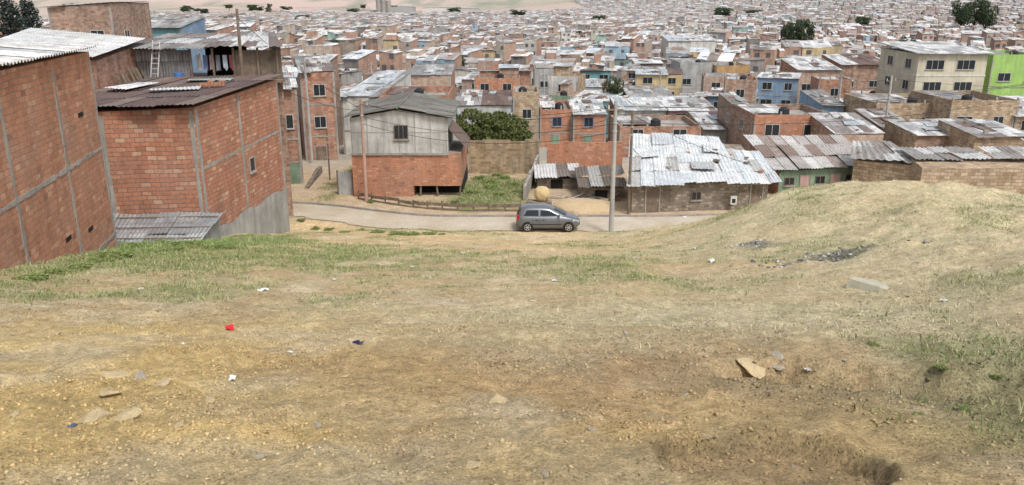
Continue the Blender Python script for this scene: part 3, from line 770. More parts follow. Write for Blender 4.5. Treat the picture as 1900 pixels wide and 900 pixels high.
mb = MB(); mb.box(-12.7, -11.6, 57.6, 57.7, -14.2, -12.3, 'greyp'); mb.box(-12.75, -12.65, 57.55, 57.75, -14.2, -12.2, 'wood'); mb.box(-11.62, -11.52, 57.55, 57.75, -14.2, -12.2, 'wood')
o = mb.obj('gate'); tag(o, 'dull metal yard gate beside the dirt lane', 'gate')

rt = empty('wooden_fence', (-5, 54.2, -14)); off = rt.location.copy()
fx = [-11.0+k*1.05 for k in range(12)]
def fy(x): return float(road_y(x))+3.3+max(0, (-3-x))*.14
for x in fx:
    mb = MB(); mb.beam((x, fy(x), -14.3), (x+rnd.uniform(-.06, .06), fy(x), -13.3-rnd.uniform(0, .2)), .1, .1, 'wood', up=(0, 1, 0)); mb.obj('post', rt, off)
for j in range(2):
    for k in range(11):
        a_, b_ = fx[k], fx[k+1]; mb = MB(); z = -13.95+j*.32+rnd.uniform(-.04, .04)
        mb.beam((a_, fy(a_)-.08, z), (b_, fy(b_)-.08, z+rnd.uniform(-.05, .05)), .04, .22, 'wood'); mb.obj('board', rt, off)
tag(rt, 'low fence of weathered boards along the road', 'fence')

def wallobj(name, a_, b_, z0, zt_, th, mat, label, cat='wall'):
    mb = MB(); d_, L = unit(a_, b_); n_ = Vector((d_.y, -d_.x, 0))*th/2
    A_ = Vector((a_[0], a_[1], 0)); B_ = Vector((b_[0], b_[1], 0)); k_ = max(3, int(L/1.2))
    for i in range(k_):
        p0 = A_.lerp(B_, i/k_); p1 = A_.lerp(B_, (i+1)/k_); z1_ = zt_+rnd.uniform(-.12, .1)
        mb.prism([(p.x, p.y) for p in (p0+n_, p1+n_, p1-n_, p0-n_)], z0, [z1_]*4, [mat], mat)
    o = mb.obj(name); tag(o, label, cat); return o
wallobj('yard_wall', (-3.7, 67.5), (2.3, 67.5), -15.5, -11.7, .2, 'yardw', 'stained ochre block wall behind the grassy plot')
wallobj('yard_wall', (.9, 56), (2.2, 67), -15, -12.9, .2, 'concrete', 'grey concrete wall beside the grassy plot')
wallobj('brick_wall', (2.9, 66.5), (9.2, 66.5), -15.5, -11.7, .25, 'brickA', 'red brick wall behind the patched sheds')
wallobj('stone_wall', (-15.6, 60), (-16.4, 68), -15.5, -13.95, .3, 'stone', 'low stone wall edging the dirt lane')
for k, (x0, x1, yb, yf_, zb_, zf_) in enumerate(((1.7, 5.2, 63.0, 59.5, -12.9, -13.15), (4.7, 8.2, 60.0, 56.0, -12.6, -13.0))):
    rt = empty('shed', ((x0+x1)/2, (yb+yf_)/2, -14)); off = rt.location.copy()
    mb = MB(); mb.corr((x0, yb, zb_), (x1, yb, zb_+.1), (x1, yf_, zf_), (x0, yf_-.2, zf_-.1), 4, 2, 'colsheet', [(.33, .31, .29), (.5, .5, .48), (.2, .17, .14), (.7, .7, .68), (.26, .22, .19)], .035, .24, .16); mb.obj('roof', rt, off)
    mb = MB(); mb.prism([(x0+.2, yf_+.5), (x1-.2, yf_+.5), (x1-.2, yb-.1), (x0+.2, yb-.1)], -15, [zf_-.2]*4, ['stone'], 'dark'); mb.obj('wall', rt, off)
    mb = MB(); mb.box((x0+x1)/2-.5, (x0+x1)/2+.4, yf_+.46, yf_+.52, -14.2, -13.4, 'dark'); mb.obj('doorway', rt, off)
    tag(rt, 'low shed under patched corrugated sheets', 'shed')
for k in range(9):
    x = rnd.uniform(2.4, 7.6); y = rnd.uniform(55.0, 56.6); mb = MB(); L_ = rnd.uniform(.5, 1.2)
    mb.beam((-L_/2, 0, .05), (L_/2, rnd.uniform(-.3, .3), rnd.uniform(.1, .5)), rnd.uniform(.12, .4), .03, rnd.choice(['wood', 'sheetM', 'whitepaint', 'sheetW']), up=(0, .3, 1))
    o = mb.obj('scrap_board', loc=(x, y, Tz(x, y)+.05)); o.rotation_euler = (0, 0, rnd.uniform(-.8, .8)); tag(o, 'discarded pale board lying before the low sheds', 'scrap', 'scrap boards by the sheds')
# ------------------------------------------------------------ L
rt = empty('house', (12.5, 56, -14)); off = rt.location.copy()
mb = MB()
Lf0 = (8.0, 52.4); Lf1 = (17.4, 53.6); Lb1 = (17.4, 61); Lb0 = (9.2, 61.5)
mb.prism([Lf0, Lf1, Lb1, Lb0], -15, [-12.15, -12.05, -10.9, -10.7], ['stone', 'brick3', 'brick3', 'brick3'], 'stone'); mb.obj('wall', rt, off)
mb = MB(); SC = [(.74, .78, .79), (.66, .70, .73), (.82, .84, .84), (.68, .74, .77), (.54, .54, .52), (.78, .81, .83), (.80, .84, .86)]
mb.corr((9.1, 62.0, -10.3), (12.4, 62.3, -10.35), (11.3, 52.0, -11.95), (7.5, 51.8, -12.05), 4, 4, 'colsheet', SC, .018, .24, .09)
mb.corr((12.3, 61.8, -10.35), (15.9, 62.0, -10.5), (15.3, 52.5, -12.0), (11.2, 52.2, -11.98), 4, 5, 'colsheet', SC, .018, .24, .09)
mb.corr((15.7, 59.4, -11.0), (18.4, 59.6, -11.2), (18.1, 53.0, -12.15), (15.1, 52.5, -12.1), 4, 3, 'colsheet', SC, .018, .24, .08)
for (x, y, w_, l_, a_, cc_) in ((9.7, 57.6, 1.4, 1.9, .2, (.8, .83, .84)), (13.2, 55.0, 1.6, 1.4, -.12, (.55, .57, .57)), (14.6, 58.6, 1.2, 1.9, -.2, (.82, .84, .84))):
    ca3, sa3 = math.cos(a_), math.sin(a_); ps = []
    for dx, dy in ((-w_/2, l_/2), (w_/2, l_/2), (w_/2, -l_/2), (-w_/2, -l_/2)):
        X_, Y_ = x+dx*ca3-dy*sa3, y+dx*sa3+dy*ca3; ps.append((X_, Y_, (-12.0+(Y_-52)*.163 if X_ < 15.6 else -12.15+(Y_-53)*.165)+.2))
    mb.corr(*ps, 2, 1, 'colsheet', [cc_], .02, .24, .04)
mb.obj('roof', rt, off)
an = math.atan2(1.2, 9.4)
add_door(rt, 9.4, 52.56, -14.0, .9, 1.75, 'wood', an, off); add_window(rt, 12.4, 52.94, -13.2, .6, .5, an, 'wood', 1, off=off); add_door(rt, 16.6, 53.48, -14.0, .8, 1.7, 'wood', an, off)
tag(rt, 'low stone house with patched silver zinc roof', 'house'); FOOT.append((13, 57, 6, 6))
mb = MB(); mb.box(14.7, 15.1, 52.75, 52.95, -13.5, -12.95, 'whitepaint'); mb.box(14.78, 15.02, 52.74, 52.76, -13.4, -13.1, 'glass'); o = mb.obj('meter_box'); tag(o, 'white meter box on the stone wall', 'meter box')
for k in range(12):
    x = rnd.uniform(8.5, 17.5); y = rnd.uniform(52.8, 60); z = -12.0+(y-52)*.155 if x < 15.5 else -12.1+(y-53)*.16
    mb = MB(); s_ = rnd.uniform(.08, .16); mb.box(-s_*1.6, s_*1.6, -s_, s_, 0, s_, rnd.choice(['brickA', 'concrete', 'wood'])); o = mb.obj('roof_weight', loc=(x, y, z+.12)); o.rotation_euler = (0, 0, rnd.uniform(0, 3)); tag(o, 'loose block weighing down the zinc sheets', 'block', 'blocks weighing down roof sheets')
# ------------------------------------------------------------ M
rt = empty('house', (23, 61, -14)); off = rt.location.copy()
mb = MB(); mb.prism([(19.3, 57.2), (26.0, 58.6), (26.4, 64), (19, 64)], -15, [-12.2, -12.1, -11.4, -11.4], ['greenp', 'brick1', 'brick1', 'brick1'], 'greenp'); mb.obj('wall', rt, off)
mb = MB(); mb.corr((18.6, 64.8, -10.9), (26.6, 65.0, -10.9), (26.3, 58.1, -11.95), (18.7, 56.8, -12.05), 8, 3, 'colsheet', [(.68, .66, .62), (.42, .35, .31), (.55, .51, .48), (.76, .75, .72), (.33, .25, .21), (.62, .60, .57)], .03, .24, .10); mb.obj('roof', rt, off)
an = math.atan2(1.4, 6.7)
def gp(s_): return 19.3+6.7*s_, 57.2+1.4*s_-.01
for s_ in (.30, .66): x, y = gp(s_); add_door(rt, x, y, -14.1, .7, 1.5, 'pinkp', an, off)
for s_ in (.12, .48, .84): x, y = gp(s_); add_window(rt, x, y, -13.2, .7, .5, an, 'wood', 1, off=off)
tag(rt, 'sage green house with pink doors and rusted roof', 'house'); FOOT.append((23, 61, 5, 5))
# ------------------------------------------------------------ N
rt = empty('house', (31, 56, -14)); off = rt.location.copy()
mb = MB(); mb.prism([(26.6, 51.5), (41, 51.5), (41, 53.9), (27, 53.9)], -16, [-10.75, -10.75, -10.6, -10.6], ['brick3'], 'brick3'); mb.obj('wall', rt, off)
mb = MB(); mb.prism([(24.2, 56.4), (27.2, 53.4), (28, 57), (25.5, 59)], -16, [-11.2, -11.0, -10.8, -10.8], ['brick3'], 'brick3'); mb.obj('side_wall', rt, off)
NC = [(.5, .49, .47), (.4, .38, .36), (.64, .64, .63), (.74, .74, .73), (.36, .33, .3)]
mb = MB(); mb.corr((27.0, 56.2, -10.3), (32, 56.0, -10.3), (32, 53.0, -10.5), (26.9, 53.0, -10.55), 5, 2, 'colsheet', NC, .04, .3, .10)
mb.corr((32.2, 55.4, -10.15), (36, 55.2, -10.1), (36, 52.7, -10.45), (32, 52.8, -10.45), 4, 2, 'colsheet', NC, .04, .3, .10)
mb.corr((36.2, 57.2, -9.9), (41, 57.2, -9.9), (41, 52.6, -10.5), (36, 52.8, -10.5), 4, 3, 'colsheet', NC, .04, .3, .10)
mb.corr((25.2, 59.4, -10.4), (27.6, 58.6, -10.3), (27.4, 53.0, -10.8), (23.8, 56.2, -11.1), 4, 3, 'colsheet', NC, .04, .3, .10)
mb.obj('roof', rt, off); tag(rt, 'ochre block house with grey corrugated roof', 'house'); FOOT.append((32, 56, 9, 6))

# ------------------------------------------------------------ mid-distance individual houses
mh(88, 205, 14, 84, 9, 'brick2', 'brick2', 'sheetD', 'leanx', 3, label='tall brown brick building above the white zinc roofs')
mh(508, 548, 165, 62, 8, 'brick1', 'brick1', 'sheetM', 'lean', 2, rz=.30)
mh(556, 618, 135, 76, 10, 'brick1', 'brick2', 'sheetG', 'lean', 3, rz=.30)
mh(545, 600, 122, 92, 8, 'whitepaint', 'brick2', 'sheetW', 'lean', 3)
mh(632, 700, 180, 84, 16, 'whitepaint', 'whitepaint', 'sheetB', 'lean', 2, rz=-.1)
mh(704, 832, 190, 78, 8, 'brick1', 'brick1', 'sheetD', 'open', 2)
mh(756, 836, 140, 112, 9, 'brick4', 'brick1', 'sheetG', 'lean', 2)
mh(848, 948, 196, 92, 8, 'panel', 'render', 'sheetM', 'lean', 1)
mh(890, 985, 140, 140, 10, 'brick1', 'brick1', 'sheetG', 'leanf', 2)
mh(952, 1000, 182, 96, 7, 'brick3', 'brick3', 'concrete', 'open', 2)
mh(1002, 1062, 212, 97, 9, 'brickA', 'brick1', 'sheetW', 'open', 2, fr='frameb')
mh(1064, 1125, 212, 96, 9, 'brickA', 'brick1', 'sheetW', 'lean', 2, fr='frameb')
mh(992, 1062, 132, 150, 10, 'greyp', 'greyp', 'concrete', 'open', 2)
mh(1150, 1300, 246, 80, 8, 'brick1', 'brick2', 'sheetM', 'open', 2)
mh(1145, 1235, 205, 98, 8, 'whitepaint', 'brick1', 'sheetB', 'lean', 2)
mh(1240, 1330, 205, 102, 9, 'pinkp', 'brick2', 'sheetW', 'lean', 2)
mh(1306, 1368, 240, 88, 8, 'render', 'brick2', 'sheetW', 'lean', 1)
mh(1400, 1542, 226, 76, 8, 'brickA', 'brick2', 'sheetW', 'open', 2, label='orange brick house with terrace and low parapet')
mh(1372, 1400, 205, 84, 9, 'brick1', 'brick2', 'sheetG', 'lean', 2)
mh(1526, 1566, 196, 96, 8, 'bluep', 'bluep', 'sheetG', 'lean', 2)
mh(1550, 1640, 250, 70, 7, 'brick4', 'brick2', 'sheetM', 'lean', 1)
mh(1640, 1700, 240, 74, 7, 'brick3', 'brick2', 'sheetM', 'lean', 1)
mh(1625, 1760, 205, 88, 9, 'brick3', 'brick3', 'sheetM', 'open', 2, label='unfinished ochre block house with open roof terrace')
mh(1765, 1890, 200, 84, 9, 'brick3', 'brick3', 'sheetG', 'open', 2)
mh(1700, 1800, 252, 68, 6, 'brick2', 'brick3', 'sheetW', 'lean', 1)
mh(1810, 1910, 254, 64, 6, 'brick3', 'brick3', 'sheetM', 'lean', 1)
mh(1880, 1990, 215, 84, 9, 'brick3', 'brick3', 'sheetW', 'lean', 2)
mh(1330, 1392, 128, 150, 9, 'orangep', 'ochrep', 'sheetG', 'open', 2)
mh(1262, 1322, 124, 152, 9, 'greyp', 'greyp', 'sheetG', 'open', 2)
mh(1436, 1504, 88, 225, 10, 'orangep', 'whitepaint', 'sheetW', 'open', 2)
mh(1240, 1330, 76, 260, 12, 'whitepaint', 'whitepaint', 'sheetB', 'lean', 2)
mh(1842, 1940, 112, 108, 9, 'lime', 'lime', 'sheetG', 'open', 3, label='three-storey lime green house with parapet')
mh(225, 335, 52, 110, 9, 'tealp', 'bluep', 'sheetG', 'lean', 2)
mh(1166, 1250, 180, 112, 8, 'brick2', 'brick2', 'sheetG', 'lean', 2)
mh(1480, 1560, 130, 135, 9, 'brick4', 'brick1', 'sheetW', 'lean', 2)
mh(1560, 1650, 120, 138, 9, 'brick2', 'brick1', 'sheetW', 'lean', 2)
def beige():
    Yb = 104; a_ = atY(1706, 100, Yb); b_ = atY(1834, 100, Yb); w = b_.x-a_.x
    z = -19; r = empty('apartment_house', ((a_.x+b_.x)/2, Yb+5.5, z), .0); hw = w/2; h = a_.z-z; D_ = 5.5
    mb = MB(); mb.prism([(-hw, -D_), (hw, -D_), (hw, D_), (-hw, D_)], -2, [h]*4, ['cream'], 'concrete')
    for k in range(1, 4): mb.box(-hw-.05, hw+.05, -D_-.06, D_+.05, h-2.7*k-.08, h-2.7*k+.08, 'whitepaint')
    mb.obj('wall', r)
    mb = MB(); mb.slab([(-hw-.5, -D_-.6, h+.15), (hw+.5, -D_-.6, h+.15), (hw+.5, D_+.4, h+.9), (-hw-.5, D_+.4, h+.9)], .12, 'sheetW'); mb.obj('roof', r)
    for k in range(3):
        for x in (-hw*.5, hw*.4): add_window(r, x, -D_-.01, h-2.7*k-1.9, 2.2, 1.1, 0, 'frame', 2)
        for y in (-3, 2.2): add_window(r, -hw-.005, y, h-2.7*k-1.9, 1.5, 1.1, -math.pi/2, 'frame', 1)
    tag(r, 'four-storey cream apartment house with white zinc roof', 'apartment house'); FOOT.append(((a_.x+b_.x)/2, Yb, hw+3, 12))
beige()
FOOT.append((58, 98, 12, 10))

# ------------------------------------------------------------ the rest of the town on a street grid
ang = math.radians(-13)
ca, sa = math.cos(ang), math.sin(ang)
lots = []
def inview(x, y, mrg=6): return y > 60 and abs(x) < y*.66+mrg
v = 40.0; row = 0
fronts = ['brick1']*7+['brick2']*5+['brick4']*5+['brick3']*3+['brickA']*2+['whitepaint']*5+['cream']*4+['greyp', 'concrete', 'render', 'ochrep', 'greenp', 'bluep', 'tealp', 'pinkp', 'orangep', 'bluep', 'greenp', 'tealp', 'greyp']
sides = ['brick1']*6+['brick2']*5+['brick4']*4+['brick3']*2+['render']*3
roofs = ['sheetW']*9+['sheetG']*5+['sheetM']*7+['sheetD']*2+['sheetB']*2
while v < 2300:
    sc_v = .82 if v < 300 else (.88 if v < 600 else 1.12)
    for side in (0, 1):
        vv = v+side*8.3*sc_v+4.2*sc_v
        cnt = rnd.randint(0, 6)
        lim = .75*vv+120
        u = -lim+rnd.uniform(0, 6)
        while u < lim:
            w = rnd.choice([rnd.uniform(3.0, 5.6), rnd.uniform(5, 10)])*sc_v
            vj = vv+rnd.uniform(-1.6, 1.6)+8*float(fbm(u*.012, v*.02, 111))
            cu = u+w/2; x = cu*ca-vj*sa; y = cu*sa+vj*ca
            u += w+(.05 if rnd.random() > .16 else rnd.uniform(.6, 3)); cnt += 1
            if cnt % 13 == 0: u += 5.0
            if not inview(x, y): continue
            ymin = 101
            if x < -10: ymin = 96 if x > -17 else 66
            if y < ymin: continue
            if -14 < x+(y-60)*.05 < -9.5 and y < 130: continue
            if x < 150 and y > 1500+60*float(vn(x*.01, y*.01)): continue
            if y > 2250: continue
            if y > 900 and float(vn(x*.006, y*.006, 5)) > .8: continue
            if rnd.random() < .04: continue
            if y < 290 and any(abs(x-a_) < b1+w/2-.8 and abs(y-c1) < b2+3.2 for a_, c1, b1, b2 in FOOT): continue
            lots.append((x, y, w, 8.2*sc_v))
    v += (16.6+3.2)*sc_v; row += 1
lots.sort(key=lambda l: l[1]+.12*abs(l[0]))
NI = 250
for (x, y, w, d) in lots[:NI]:
    st = rnd.choices([1, 2, 3], [.46, .42, .12])[0]
    if x < -17 and y < 110: st = min(st, 2)
    h = 2.25*st+rnd.uniform(-.4, .8)
    rt_ = rnd.choices(['lean', 'leanf', 'leanx', 'gable', 'flat', 'open'], [.42, .10, .20, .05, .07, .16])[0]
    house(x, y, w-.06, d*rnd.uniform(.7, 1.1), h, ang+rnd.gauss(0, .09), rnd.choice(fronts), rnd.choice(sides), rnd.choice(roofs), rt_, st, detail=2 if y < 170 else 1)
print('LOTS', len(lots))
V = []; Q = []; C = []; MI = []
wallc = [(.44, .25, .17), (.38, .23, .165), (.49, .31, .22), (.46, .28, .195), (.51, .41, .32), (.64, .62, .58), (.56, .51, .41), (.42, .4, .38), (.4, .27, .2), (.5, .35, .27), (.57, .44, .25), (.30, .42, .50), (.56, .40, .37), (.34, .48, .42), (.42, .27, .2), (.60, .57, .5), (.3, .27, .25), (.24, .2, .17)]
roofc = [(.80, .81, .81), (.72, .73, .74), (.84, .84, .84), (.78, .78, .77), (.82, .82, .8), (.58, .58, .58), (.46, .45, .44), (.36, .34, .32), (.28, .22, .19), (.60, .56, .52), (.66, .71, .74), (.48, .43, .40), (.66, .66, .65), (.42, .31, .25), (.38, .36, .34), (.22, .19, .17)]
def hz(c, y):  # paints distance haze into the colour, fading it to pale grey
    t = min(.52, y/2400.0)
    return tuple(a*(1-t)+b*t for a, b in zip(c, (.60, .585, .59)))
def addq(p, c, mi):
    i = len(V); V.extend(p); Q.append((i, i+1, i+2, i+3)); C.append(c); MI.append(mi)
rest = lots[NI:]
LX = np.array([l[0] for l in rest]); LY = np.array([l[1] for l in rest]); LZ = T(LX, LY)
for (x, y, w, d), z_ in zip(rest, LZ):
    z = float(z_)-1; st = rnd.choices([1, 2, 3, 4], [.46, .37, .14, .03])[0]; h = 1+2.3*st+rnd.uniform(-.6, .9)
    hw, hd = w/2-.04, d/2*rnd.uniform(.65, 1.12); a_ = ang+rnd.gauss(0, .12); c1, s1 = math.cos(a_), math.sin(a_)
    def W_(px_, py_, pz): return (x+px_*c1-py_*s1, y+px_*s1+py_*c1, z+pz)
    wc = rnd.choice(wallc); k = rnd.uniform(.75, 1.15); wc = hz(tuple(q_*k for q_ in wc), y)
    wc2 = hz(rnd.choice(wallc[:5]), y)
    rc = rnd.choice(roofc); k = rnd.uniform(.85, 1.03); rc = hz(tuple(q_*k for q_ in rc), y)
    ht = [h, h, h, h]
    if rnd.random() < .55: m_ = 2; sl = rnd.uniform(.4, 1.4)
    else: m_ = rnd.randint(0, 3); sl = rnd.uniform(.1, .7)
    ht[m_] += sl; ht[(m_+1) % 4] += sl
    cs = [(-hw, -hd), (hw, -hd), (hw, hd), (-hw, hd)]
    for k in range(4):
        if k == 2: continue
        p, q_ = cs[k], cs[(k+1) % 4]
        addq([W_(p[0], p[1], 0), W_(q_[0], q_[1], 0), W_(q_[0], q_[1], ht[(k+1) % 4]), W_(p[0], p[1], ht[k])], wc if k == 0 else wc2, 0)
    o_ = .2
    sp = sorted(rnd.uniform(-.8, .8)*hw for _ in range(1 if y > 900 else 2))
    def zr(px_, py_):
        u_ = (px_+hw)/(2*hw); v_ = (py_+hd)/(2*hd); return (ht[0]*(1-u_)+ht[1]*u_)*(1-v_)+(ht[3]*(1-u_)+ht[2]*u_)*v_+.08
    ed = [-hw-o_]+sp+[hw+o_]
    for k in range(len(ed)-1):
        xa, xb = ed[k], ed[k+1]; cc = rc if (k == 0 or rnd.random() < .4) else hz(rnd.choice(roofc), y); fo = -hd-o_-rnd.uniform(-.4, .3); bo = hd+rnd.uniform(-.4, .3); dz = .06*(k % 2)
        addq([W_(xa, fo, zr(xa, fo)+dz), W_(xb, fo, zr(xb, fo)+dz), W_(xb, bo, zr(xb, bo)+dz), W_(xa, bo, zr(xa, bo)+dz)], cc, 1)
    if y < 600:
        for k in range(2):
            bx, by, s2 = rnd.uniform(-.7, .7)*hw, rnd.uniform(-.7, .7)*hd, rnd.uniform(.3, .9); b0 = zr(bx, by)+.1
            addq([W_(bx-s2, by-s2, b0), W_(bx+s2, by-s2*.7, b0), W_(bx+s2*.8, by+s2, b0+.1), W_(bx-s2, by+s2, b0+.1)], hz(rnd.choice(roofc), y), 1)
    if rnd.random() < .25:
        bw = hw*rnd.uniform(.3, .6); bx = rnd.uniform(-.4, .4)*hw; bh = h+rnd.uniform(1.0, 2.2)
        cs2 = [(bx-bw, -hd*.0), (bx+bw, -hd*.0), (bx+bw, hd*.8), (bx-bw, hd*.8)]
        for k in range(4):
            p, q_ = cs2[k], cs2[(k+1) % 4]; addq([W_(p[0], p[1], h-.2), W_(q_[0], q_[1], h-.2), W_(q_[0], q_[1], bh), W_(p[0], p[1], bh)], wc2, 0)
        addq([W_(p_[0], p_[1], bh+(.4 if i_ > 1 else 0)) for i_, p_ in enumerate(cs2)], hz(rnd.choice(roofc), y), 1)
    if y < 700:
        for s_ in range(st):
            for xx in (-hw*.5, hw*.5):
                if rnd.random() < .6:
                    zz_ = 1+2.3*s_+.85; ww = rnd.uniform(.35, .65); xx += rnd.uniform(-.3, .3)
                    addq([W_(xx-ww, -hd-.03, zz_), W_(xx+ww, -hd-.03, zz_), W_(xx+ww, -hd-.03, zz_+1.05), W_(xx-ww, -hd-.03, zz_+1.05)], hz((.09, .09, .095), y), 0)
me = bpy.data.meshes.new('town'); me.from_pydata(V, [], Q); me.materials.append(M['attrwall']); me.materials.append(M['attrroof'])
me.polygons.foreach_set('material_index', MI)
ca_ = me.color_attributes.new('Col', 'FLOAT_COLOR', 'CORNER')
arr = np.ones((len(Q), 4, 4), np.float32); arr[:, :, :3] = np.array(C)[:, None, :]; ca_.data.foreach_set('color', arr.ravel())
uvl = me.uv_layers.new(name='UVMap'); Va = np.array(V).reshape(-1, 3); uva = np.stack([Va[:, 0]+Va[:, 1]*.37, np.where(np.repeat(np.array(MI), 4) == 1, Va[:, 1], Va[:, 2])], 1)
uvl.data.foreach_set('uv', uva.astype(np.float32).ravel())
o = bpy.data.objects.new('distant_houses', me); COL.objects.link(o)
tag(o, 'far-off mass of brick houses with zinc roofs', 'houses', kind='stuff')

for px, py, w, h, Y, mt in ((690, 22, 40, 12, 1540, 'whitepaint'), (745, 30, 50, 18, 1560, 'greyp'), (590, 34, 60, 9, 1530, 'whitepaint'), (860, 26, 60, 14, 1580, 'panel'), (520, 28, 50, 8, 1600, 'brick4'), (820, 14, 80, 10, 1800, 'whitepaint')):
    p = atY(px, py, Y); z = Tz(p.x, Y)-2; rt = empty('factory', (p.x, Y, z)); mb = MB()
    mb.prism([(-w/2, -15), (w/2, -15), (w/2, 15), (-w/2, 15)], 0, [h]*4, [mt]); mb.obj('wall', rt)
    mb = MB(); mb.slab([(-w/2-1, -16, h+.5), (0, -16, h+4), (0, 16, h+4), (-w/2-1, 16, h+.5)], .3, 'sheetW'); mb.slab([(0, -16, h+4.02), (w/2+1, -16, h+.5), (w/2+1, 16, h+.5), (0, 16, h+4.02)], .3, 'sheetW'); mb.obj('roof', rt)
    tag(rt, 'long pale factory hall beyond the town', 'factory', 'factories beyond the town')
p = atY(712, 18, 1500)
rt = empty('silo_tower', (p.x, 1500, Tz(p.x, 1500)-2))
for k in range(3): mb = MB(); mb.tube([(k*9-9, 0, 0), (k*9-9, 0, 30)], [4.4, 4.4], 'concrete', 14); mb.obj('silo', rt)
mb = MB(); mb.box(-14, 2, -4, 4, 30.01, 36, 'greyp'); mb.obj('head_house', rt); tag(rt, 'grey concrete silos of a distant plant', 'silo')

# ------------------------------------------------------------ trees
def crown_mesh(name, mat, R, H, n, seed, leaf, conif=False):
    r = np.random.RandomState(seed); cl = []
    if conif:
        for k in range(26):
            t_ = k/26; rad = R*(1-t_)**.8; a_ = k*2.4
            cl.append((math.cos(a_)*rad*.6, math.sin(a_)*rad*.6, H*t_, rad*.5+.25, H*.07+.15))
    else:
        for k in range(15):
            a_ = r.uniform(0, 6.28); q_ = r.uniform(.1, .8)*R; z = r.uniform(-.7, .8)*H/2
            cl.append((math.cos(a_)*q_, math.sin(a_)*q_, z, R*r.uniform(.22, .42), H*r.uniform(.12, .22)))
    V_ = []; F_ = []
    for i in range(n):
        c_ = cl[r.randint(len(cl))]; dv = r.normal(size=3); dv /= np.linalg.norm(dv); dv *= r.uniform(.65, 1.08)
        p_ = np.array([c_[0]+dv[0]*c_[3], c_[1]+dv[1]*c_[3], c_[2]+dv[2]*c_[4]])
        a_ = r.normal(size=3); a_ /= np.linalg.norm(a_); b_ = np.cross(a_, r.normal(size=3)); b_ /= np.linalg.norm(b_); s_ = leaf*r.uniform(.6, 1.4)
        k = len(V_); V_ += [tuple(p_-a_*s_), tuple(p_+b_*s_*.5), tuple(p_+a_*s_), tuple(p_-b_*s_*.5)]; F_.append((k, k+1, k+2, k+3))
    me = bpy.data.meshes.new(name); me.from_pydata(V_, [], F_); me.materials.append(M[mat]); return me
CR = [crown_mesh('crown', 'leaf', 1, 1.7, 2600, 3, .07), crown_mesh('crown', 'leaf', 1, 1.5, 2600, 8, .07), crown_mesh('crown', 'leafd', 1, 5.0, 3200, 5, .09, True), crown_mesh('crown', 'leafy', 1, 1.1, 5200, 12, .05), crown_mesh('weed', 'weed', 1, 1.1, 1100, 15, .08)]
def trunk_mesh():
    mb = MB(); mb.tube([(0, 0, -.6), (.02, 0, .3), (.04, .02, .8), (.0, .03, 1.5)], [.13, .09, .06, .02], 'bark', 8)
    for k in range(5):
        a_ = k*1.3; mb.tube([(.03, .01, .6+k*.08), (.3*math.cos(a_), .3*math.sin(a_), 1.0+k*.06), (.6*math.cos(a_), .6*math.sin(a_), 1.3+k*.05)], [.04, .025, .01], 'bark', 5)
    o = mb.obj('trunk'); me = o.data; bpy.data.objects.remove(o); return me
TR = trunk_mesh()
def tree(x, y, h, R, kind=0, label='dark green leafy tree among the houses', cat='tree', name='tree'):
    z = Tz(x, y)-.2; rt = empty(name, (x, y, z), rnd.uniform(0, 6))
    t_ = bpy.data.objects.new('trunk', TR); COL.objects.link(t_); t_.parent = rt
    c_ = bpy.data.objects.new('crown', CR[kind]); COL.objects.link(c_); c_.parent = rt
    if kind == 2: t_.scale = (R*.8, R*.8, h*.55); c_.scale = (R, R, h*.85/5); c_.location = (0, 0, h*.13)
    elif kind == 3: t_.scale = (R*.6, R*.6, h*.5); c_.scale = (R, R, h/1.3); c_.location = (0, 0, h*.5)
    else: t_.scale = (h*.35, h*.35, h*.42); c_.scale = (R, R, h*.7/1.7); c_.location = (0, 0, h*.62)
    tag(rt, label, cat)
def treeat(px, pyt, Y, R, kind=0, **kw):
    p = atY(px, pyt, Y); z = Tz(p.x, Y); tree(p.x, Y, p.z-z, R, kind, **kw)
treeat(10, -6, 128, 3.4, 2, label='tall dark conifer above the rooftops'); treeat(46, -5, 132, 3.2, 2, label='tall dark conifer above the rooftops')
treeat(1140, 132, 116, 1.9, 0); treeat(1480, 32, 330, 4, 0); treeat(1497, 30, 335, 4, 1); treeat(1464, 36, 340, 3.2, 1)
treeat(1790, -4, 520, 7.5, 0); treeat(1815, -6, 530, 8, 1); treeat(1838, 0, 515, 6.5, 0)
treeat(845, 96, 210, 3.2, 1); treeat(1295, 205, 98, 2.2, 3, label='sparse olive shrub between houses')
for px, py in ((864, 200), (896, 192), (928, 197), (948, 208)): treeat(px, py, 86, 2.9, 3, label='olive green shrub behind the low house', cat='shrub', name='shrub')
for px, py, Y, R in ((560, 26, 900, 9), (480, 34, 800, 8), (640, 50, 620, 6), (385, 44, 560, 8), (760, 24, 1250, 14), (880, 22, 1350, 16), (960, 16, 1200, 14), (1110, 26, 900, 9), (1340, 12, 900, 12), (1400, 16, 1000, 12), (600, 78, 380, 4), (1210, 74, 420, 4), (1690, 64, 260, 3.5), (1060, 24, 1100, 12), (420, 28, 980, 10), (1600, 28, 620, 7), (310, 32, 700, 9), (1120, 60, 520, 5), (970, 50, 640, 6), (1280, 40, 700, 7)):
    treeat(px, py, Y, R, rnd.randint(0, 1))
for k in range(40):
    Y = rnd.uniform(150, 900); px = rnd.uniform(500, 1900); p = atY(px, 100, Y); tree(p.x, Y, rnd.uniform(5.5, 9), rnd.uniform(1.6, 3.4), rnd.randint(0, 1))
for k in range(26):
    Y = rnd.uniform(1480, 1900); px = rnd.uniform(200, 900); p = atY(px, 20, Y); tree(p.x, Y, rnd.uniform(10, 17), rnd.uniform(7, 16), rnd.randint(0, 1), label='dark tree on the plain beyond the town')

